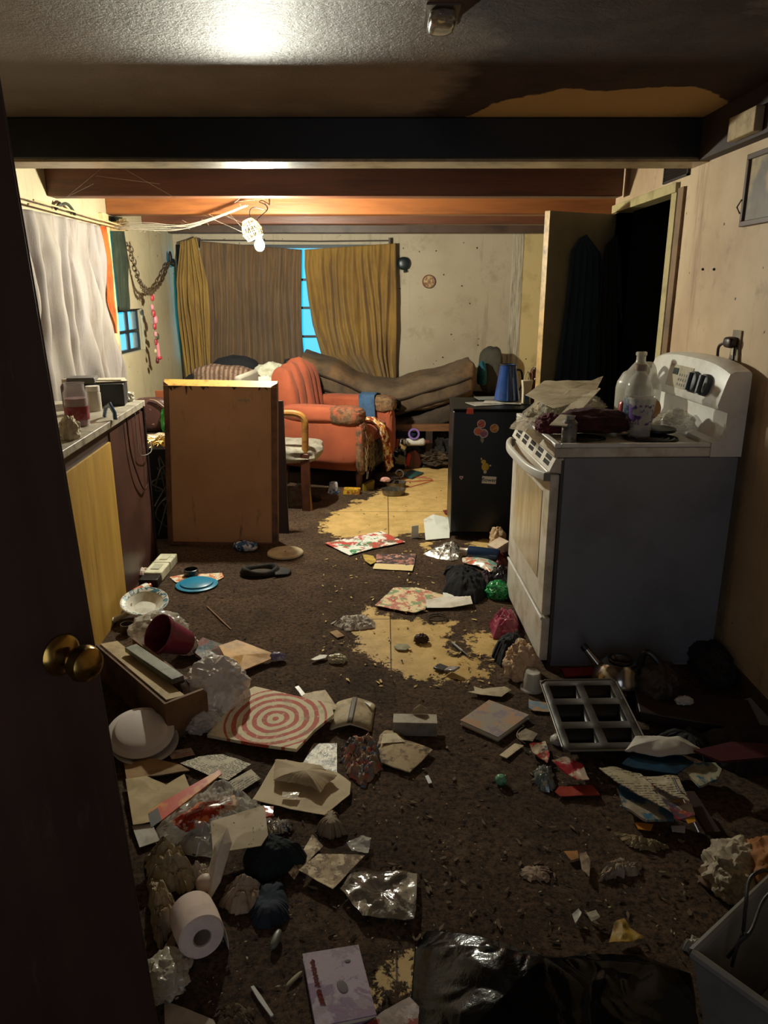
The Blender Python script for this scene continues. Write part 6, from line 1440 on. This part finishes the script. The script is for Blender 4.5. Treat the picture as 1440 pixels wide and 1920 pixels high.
t = book('square pale booklet with a dark spine on the carpet', [(863, 1350), (917, 1312), (992, 1340), (934, 1382)], .006, .020, print_mat('8a8074', '9a7a60', 'blotch', ink2='7a7078', scale=1.2, rough=.4, dirt='5c4c38', amt=(.6, .85)))
sheet('torn_paper', 'torn pale paper with pointed tail behind the square booklet', 'paper', [(876, 1302), (890, 1300), (888, 1291), (905, 1296), (945, 1292), (959, 1298), (940, 1311), (905, 1308)], mat('aa9c80', .7, '7d6c50', 14), th=.002, amp=.012)
sheet('wood_chip', 'narrow pale strip below the square booklet', 'strip', [(936, 1418), (965, 1396), (982, 1400), (950, 1424)], TAN2, th=.003, amp=.003)
sheet('torn_rag', 'dusty torn scrap with a looping thread near the booklet', 'scrap', [(970, 1380), (985, 1372), (1008, 1382), (998, 1396), (975, 1392)], mat('7d705a', .8, '5a4c38', 18), th=.002, amp=.014)
b = B().tube(curve_pts([at(985, 1394, .006), at(970, 1382, .01), at(972, 1370, .012), at(982, 1362, .012), at(980, 1360, .02)]), .0018, 6); tag(b.build('thread', mat('a08c6c', .6)), 'thin looping thread beside the booklet', 'thread')
o = B().pad((0, 0, .016), (.038, .036, .034), 2.2, .1, 9).build('glass_marble', mat('5c8a68', .25, '3c6048', 40, (.5, .55))); o.location = at(939, 1470, .004); tag(o, 'small green round pebble on the dark carpet', 'pebble')
sheet('white_speck', 'tiny bright white shard on the dark carpet', 'shard', [(797, 1458), (803, 1456), (810, 1470), (803, 1472)], mat('d0e0dc', .3), th=.003, amp=.004)
PRR = print_mat('a89880', '8a1f24', 'blotch', ink2='9c2a24', ink3='1f2322', scale=1.1, rough=.35, dirt='5c4a38')
sheet('wrapper', 'red and white carton wrapper left of the frying pan', 'wrapper', [(992, 1404), (1022, 1398), (1030, 1425), (1026, 1440), (1000, 1420)], PRR, th=.003, amp=.02, fs=18)
sheet('wrapper', 'red carton with a white folded panel below the loaf pan', 'wrapper', [(1034, 1434), (1060, 1428), (1092, 1444), (1104, 1470), (1080, 1470), (1055, 1452)], mat('8a2028', .4, 'a08c78', 12, (.5, .54)), z0=.03, th=.003, amp=.02, fs=14)
sheet('wrapper', 'flat orange red carton sheet at the bottom of the wrapper pile', 'wrapper', [(1040, 1488), (1048, 1478), (1110, 1476), (1124, 1494), (1050, 1496)], mat('8a2c1c', .45, '6a2018', 18), z0=.010, th=.003, amp=.006)
heap('can_crushed', 'crushed grey and white can in the wrapper pile', 'can', [(1000, 1445), (1015, 1438), (1035, 1440), (1040, 1475), (1020, 1482), (1004, 1465)], mat('6a706c', .3, 'a8a496', 24, (.5, .56), metal=.3), .05, .03, 20, smooth=25)
wad('bottle_top', 'small white round cap at the loaf pan corner', 'cap', at(1045, 1392, .006), (.05, .05, .03), mat('a09a90', .4), .15, 2, 74, sub=4)
MG1 = print_mat('8a7e6a', '34586a', 'blotch', ink2='2a4450', ink3='8a5a50', scale=.8, rough=.4, dirt='5a4a38', amt=(.55, .8)); MG2 = print_mat('a09478', '5c5444', 'text', scale=.7); MG3 = print_mat('8f8270', '7a2c34', 'blotch', ink2='4a3f50', ink3='b07a34', scale=1.1, rough=.4, dirt='5a4a38', amt=(.55, .8))
sheet('magazine', 'white curled magazine at the back of the right magazine pile', 'magazine', [(1170, 1420), (1190, 1396), (1230, 1392), (1290, 1402), (1320, 1425), (1240, 1430)], GRY, z0=.06, th=.004, amp=.03, dome=.03, fs=9)
sheet('magazine', 'dark blue magazine under the white curled one', 'magazine', [(1165, 1440), (1190, 1422), (1280, 1425), (1300, 1440), (1265, 1462), (1190, 1450)], mat('143448', .35, '0c1e2c', 10), z0=.05, th=.004, amp=.02, fs=9)
sheet('magazine', 'teal covered magazine at the near left of the right pile', 'magazine', [(1155, 1487), (1170, 1478), (1260, 1532), (1262, 1550), (1210, 1550), (1168, 1524)], MG1, z0=.02, th=.008, amp=.02, fs=8)
sheet('magazine', 'grey creased pages spread across the right magazine pile', 'magazine', [(1122, 1450), (1150, 1450), (1200, 1462), (1255, 1520), (1258, 1535), (1200, 1505), (1150, 1475)], MG2, z0=.05, th=.003, amp=.025, fs=9)
sheet('magazine', 'pink and purple page slanting down the right pile', 'magazine', [(1215, 1470), (1250, 1482), (1295, 1520), (1302, 1538), (1270, 1545), (1240, 1510)], MG3, z0=.06, th=.004, amp=.02, fs=10)
sheet('magazine', 'grey newspaper fold at the top right of the pile', 'newspaper', [(1205, 1462), (1270, 1462), (1292, 1510), (1262, 1500), (1225, 1478)], TEXT2, z0=.085, th=.003, amp=.015, fs=9)
sheet('newspaper', 'folded newspaper with blue corner right of the magazine pile', 'newspaper', [(1290, 1440), (1340, 1440), (1352, 1452), (1345, 1470), (1310, 1485), (1285, 1458)], print_mat('8f866c', '2f5a68', 'blotch', scale=1.2, dirt='4a4030'), z0=.04, th=.008, amp=.015)
sheet('orange_scrap', 'orange scrap under the teal magazine', 'scrap', [(1190, 1545), (1225, 1548), (1220, 1560), (1196, 1558)], mat('a86a20', .5), z0=.012, th=.002, amp=.006)
sheet('white_label', 'small white label at the near tip of the magazine pile', 'label', [(1258, 1550), (1285, 1550), (1284, 1563), (1260, 1560)], mat('a8a4a0', .5), z0=.012, th=.002, amp=.002)
sheet('orange_scrap', 'yellow orange corner at the right tip of the pink page', 'scrap', [(1282, 1532), (1300, 1526), (1304, 1542), (1290, 1546)], mat('a8741c', .5), z0=.07, th=.002, amp=.002)
t = thing('metal_rod', 'thin metal rod leaning across the magazine pile', 'rod', (0, 0, 0)); B().cyl(at(1262, 1458, .13), at(1310, 1560, .02), .004, .004, 8).build('rod', mat('a09890', .2, metal=1), t)
t = thing('wood_plank', 'dark wooden slat lying right of the magazine pile', 'slat', (0, 0, 0)); p0_, p1_ = at(1292, 1475, .07), at(1335, 1575, .02); c_ = (p0_ + p1_) / 2
B().box(c_, ((p1_ - p0_).length, .04, .012), rz(math.atan2((p1_ - p0_).y, (p1_ - p0_).x))).build('slat', mat('2c1d14', .6), t)
heap('crumpled_paper', 'small flattened tan paper on the dark carpet right of centre', 'paper', [(972, 1638), (985, 1626), (1030, 1626), (1030, 1654), (990, 1652)], mat('8f7a66', .8, '5f4a38', 22), .012, .012, 24, smooth=30)
sheet('leaf_scrap', 'brown pointed dry leaf left of the crumpled leaf pair', 'leaf', [(1085, 1612), (1098, 1606), (1106, 1625), (1104, 1655), (1090, 1640)], mat('8a7660', .8, '5c4834', 22), th=.002, amp=.02)
sheet('leaf_scrap', 'orange dry leaf at the left of the leaf pair', 'leaf', [(1056, 1602), (1082, 1600), (1085, 1614), (1070, 1618)], mat('9a6a34', .8, '5c4834', 22), th=.002, amp=.01)
heap('dry_leaf', 'curled grey brown dry leaf in the right foreground', 'leaf', [(1124, 1652), (1130, 1625), (1170, 1606), (1180, 1622), (1204, 1622), (1196, 1640), (1150, 1644)], mat('857462', .8, '52402f', 24), .03, .04, 20, smooth=30)
heap('dry_leaf', 'long shredded husk behind the curled dry leaf', 'husk', [(1150, 1562), (1180, 1570), (1240, 1582), (1255, 1590), (1225, 1598), (1180, 1588)], mat('7d6c4c', .8, '4a3a24', 30), .015, .03, 30, smooth=25, jag=.015)
wad('crumpled_paper', 'crumpled pale tissue near the right edge above the tub', 'tissue', at(1376, 1660, .004), (.14, .15, .11), mat('9a8e7a', .8, '6a5c48', 16), .5, 2.2, 75, smooth=30)
wad('lint_ball', 'brown fluffy lint beside the pale tissue', 'lint', at(1335, 1655, .004), (.07, .06, .04), mat('6a5440', .9), .6, 3, 76, sub=3, smooth=20)
sheet('white_shell', 'small white curled shard on the carpet before the black bag', 'shard', [(1072, 1722), (1084, 1712), (1090, 1720), (1078, 1742)], mat('a8a498', .4), th=.002, amp=.02)
sheet('white_shell', 'pale broken ring piece right of the white curled shard', 'shard', [(1098, 1722), (1116, 1718), (1124, 1730), (1108, 1738)], mat('968c78', .5), th=.002, amp=.02)
sheet('yellow_leaf', 'yellow brown torn leaf behind the black bin bag', 'leaf', [(1140, 1782), (1150, 1745), (1168, 1738), (1180, 1755), (1206, 1776), (1175, 1782)], mat('8a6a1c', .6, '4f3a10', 22, (.48, .6)), th=.002, amp=.03)
# --- dark clutter under the stove side, right edge
boxthing('plank_board', 'dark wooden drawer panel lying right of the kettle', 'panel', at(1300, 1345, .004), (.42, .22, .035), mat('2a1a14', .5, '120c0a', 6), R(-12), rot=ry(R(4)))
wad('dark_boot', 'dark brown crumpled bag between kettle and wall', 'bag', at(1235, 1320, .004) + Vector((0, .03, 0)), (.16, .2, .16), mat('2c2019', .6, '17100c', 9), .3, 2, 77, smooth=60)
wad('dark_bundle', 'dark cloth bundle at the foot of the right wall', 'cloth', at(1330, 1262, .004), (.14, .26, .12), mat('1c1512', .8), .35, 2, 78, smooth=60)
sheet('red_carton', 'dark red carton flat against the stove base', 'carton', [(1052, 1256), (1110, 1254), (1118, 1268), (1060, 1272)], mat('7a1c1c', .4), th=.006, amp=.003)
wad('white_scrap', 'small white crumpled scrap on the dark drawer panel', 'scrap', at(1282, 1318, .06), (.06, .035, .025), mat('a8a098', .5), .5, 2.6, 79, sub=4)
sheet('plastic_tray_cover', 'pale grey plastic lid at the right edge by the wall', 'lid', [(1378, 1320), (1410, 1312), (1470, 1316), (1470, 1366), (1395, 1364)], mat('8a8480', .5), z0=.01, th=.012, amp=0)
heap('dark_clothes', 'dark clothes heap at the right edge below the pale lid', 'clothes', [(1300, 1380), (1380, 1368), (1480, 1375), (1480, 1440), (1400, 1450), (1330, 1420)], mat('15100f', .85, '2a1214', 9), .08, .05, 12, smooth=60)
heap('dark_clothes', 'black heap on the carpet behind the magazine pile', 'clothes', [(1225, 1378), (1290, 1370), (1340, 1400), (1330, 1430), (1260, 1400)], mat('100d0c', .85), .05, .04, 14, smooth=60)
sheet('red_book', 'dark maroon folder lying at the right below the pale lid', 'folder', [(1300, 1412), (1370, 1396), (1440, 1400), (1440, 1425), (1350, 1432)], mat('3a1216', .5), z0=.1, th=.008, amp=.004)
# ------------------------------------------------------------------ loose crumbs: nobody could count them
random.seed(21)
def crumbs(name, lab, n_, region, m, smin, smax, elong=1.0):
    b = B()
    for k in range(n_):
        u = random.uniform(region[0], region[2]); v = random.uniform(region[1], region[3]); p = at(u, v, .006)
        if p.x > XR - .1 or p.x < -1.3 or (p.x > .64 and 2.8 < p.y < 3.6) or (.4 < p.x < .95 and 4.4 < p.y < 5): continue
        s_ = random.uniform(smin, smax) * (1 + .0 * p.y); a = random.uniform(0, 6.28); nn = random.choice((4, 5, 6)); vs = []
        for i in range(nn):
            t_ = i / nn * 6.283; rr = s_ * random.uniform(.55, 1.2); q = rz(a) @ Vector((math.cos(t_) * rr * random.uniform(1, 1 + elong), math.sin(t_) * rr * .6, random.uniform(0, s_ * .3)))
            vs.append(p + q)
        top_ = [v + Vector((0, 0, s_ * .25)) for v in vs]
        b.faces(vs + top_, [tuple(range(nn))[::-1], tuple(range(nn, 2 * nn))] + [(i, (i + 1) % nn, nn + (i + 1) % nn, nn + i) for i in range(nn)])
    tag(b.build(name, m, smooth=20), lab, 'crumbs', kind='stuff')
crumbs('crumbs', 'pale crumbs and paper flecks scattered over the carpet', 520, (300, 1030, 1300, 1900), mat('8f8064', .8), .0016, .0045, .3)
crumbs('crumbs', 'dark brown grit scattered over carpet and bare vinyl', 700, (300, 900, 1350, 1900), mat('2a1c12', .9), .003, .008)
crumbs('crumbs', 'tan chips of broken flooring strewn around the bare patches', 170, (600, 1000, 930, 1290), mat('c0a468', .8), .004, .011, 1.2)
crumbs('crumbs', 'brown torn scraps littering the foreground carpet', 120, (560, 1380, 1300, 1760), mat('5e4c38', .85), .004, .010, 1.2)

# ------------------------------------------------------------------ sub-parts hang under their parts; look-alikes share a group
PAIR = {'knob_grip': 'knob', 'handle_end': 'door_handle', 'drawer_lip': 'storage_drawer', 'oven_window': 'oven_door', 'door_handle': 'oven_door', 'display': 'keypad_panel', 'keypad': 'keypad_panel',
        'vent_slots': 'vent_strip', 'cooktop_rim': 'cooktop', 'plug': 'cover_plate', 'socket': None, 'torn_veneer': 'top_edge', 'loose_threads': 'frayed_edge', 'lettering': 'tile', 'rolled_rim': 'pan_top',
        'printed_band': 'cup_body', 'leaf_pattern_band': 'bowl_body', 'burner_coil': None, 'loose_sheet': 'paper_roll', 'metal_bracket': 'wooden_rail', 'wax': None}
objs = list(bpy.data.objects)
for o in objs:
    k = PAIR.get(o.name.split('.')[0])
    if k and o.parent and o.parent.type == 'EMPTY':
        c = [q for q in o.parent.children if q.name.split('.')[0] == k]
        if c: 
            if k == 'knob': c.sort(key=lambda q: (sum((v.co for v in q.data.vertices), Vector()) / len(q.data.vertices) - sum((v.co for v in o.data.vertices), Vector()) / len(o.data.vertices)).length)
            o.parent = c[0]
GRP = {'magazine': 'magazines strewn about the room', 'crumpled_paper': 'crumpled papers on the floor', 'curtain': 'curtains at the windows', 'plastic_bag': 'plastic bags lying about', 'paper_sheet': 'loose paper sheets',
       'clothes_bundle': 'bundled clothes about the room', 'wrapper': 'wrappers on the floor', 'cobweb': 'cobwebs round the lamp', 'envelope': 'envelopes lying about', 'cardboard_box': 'cardboard boxes on the floor',
       'cushion': 'cushions piled at the back', 'leaf_scrap': 'dry scraps on the carpet', 'book': 'books on the floor', 'cable': 'cables at the counter', 'torn_paper': 'torn papers on the floor', 'screw': 'screws in the right wall',
       'foam_plate': 'foam plates by the entrance door', 'cake_tin': 'round cake tins on the vinyl', 'bed_sheet': 'white sheets on the cushion pile', 'text_paper': 'printed pages near the entrance door'}
for o in objs:
    k = GRP.get(o.name.split('.')[0])
    if k and o.parent is None and 'label' in o and o.get('kind') is None: o['group'] = k
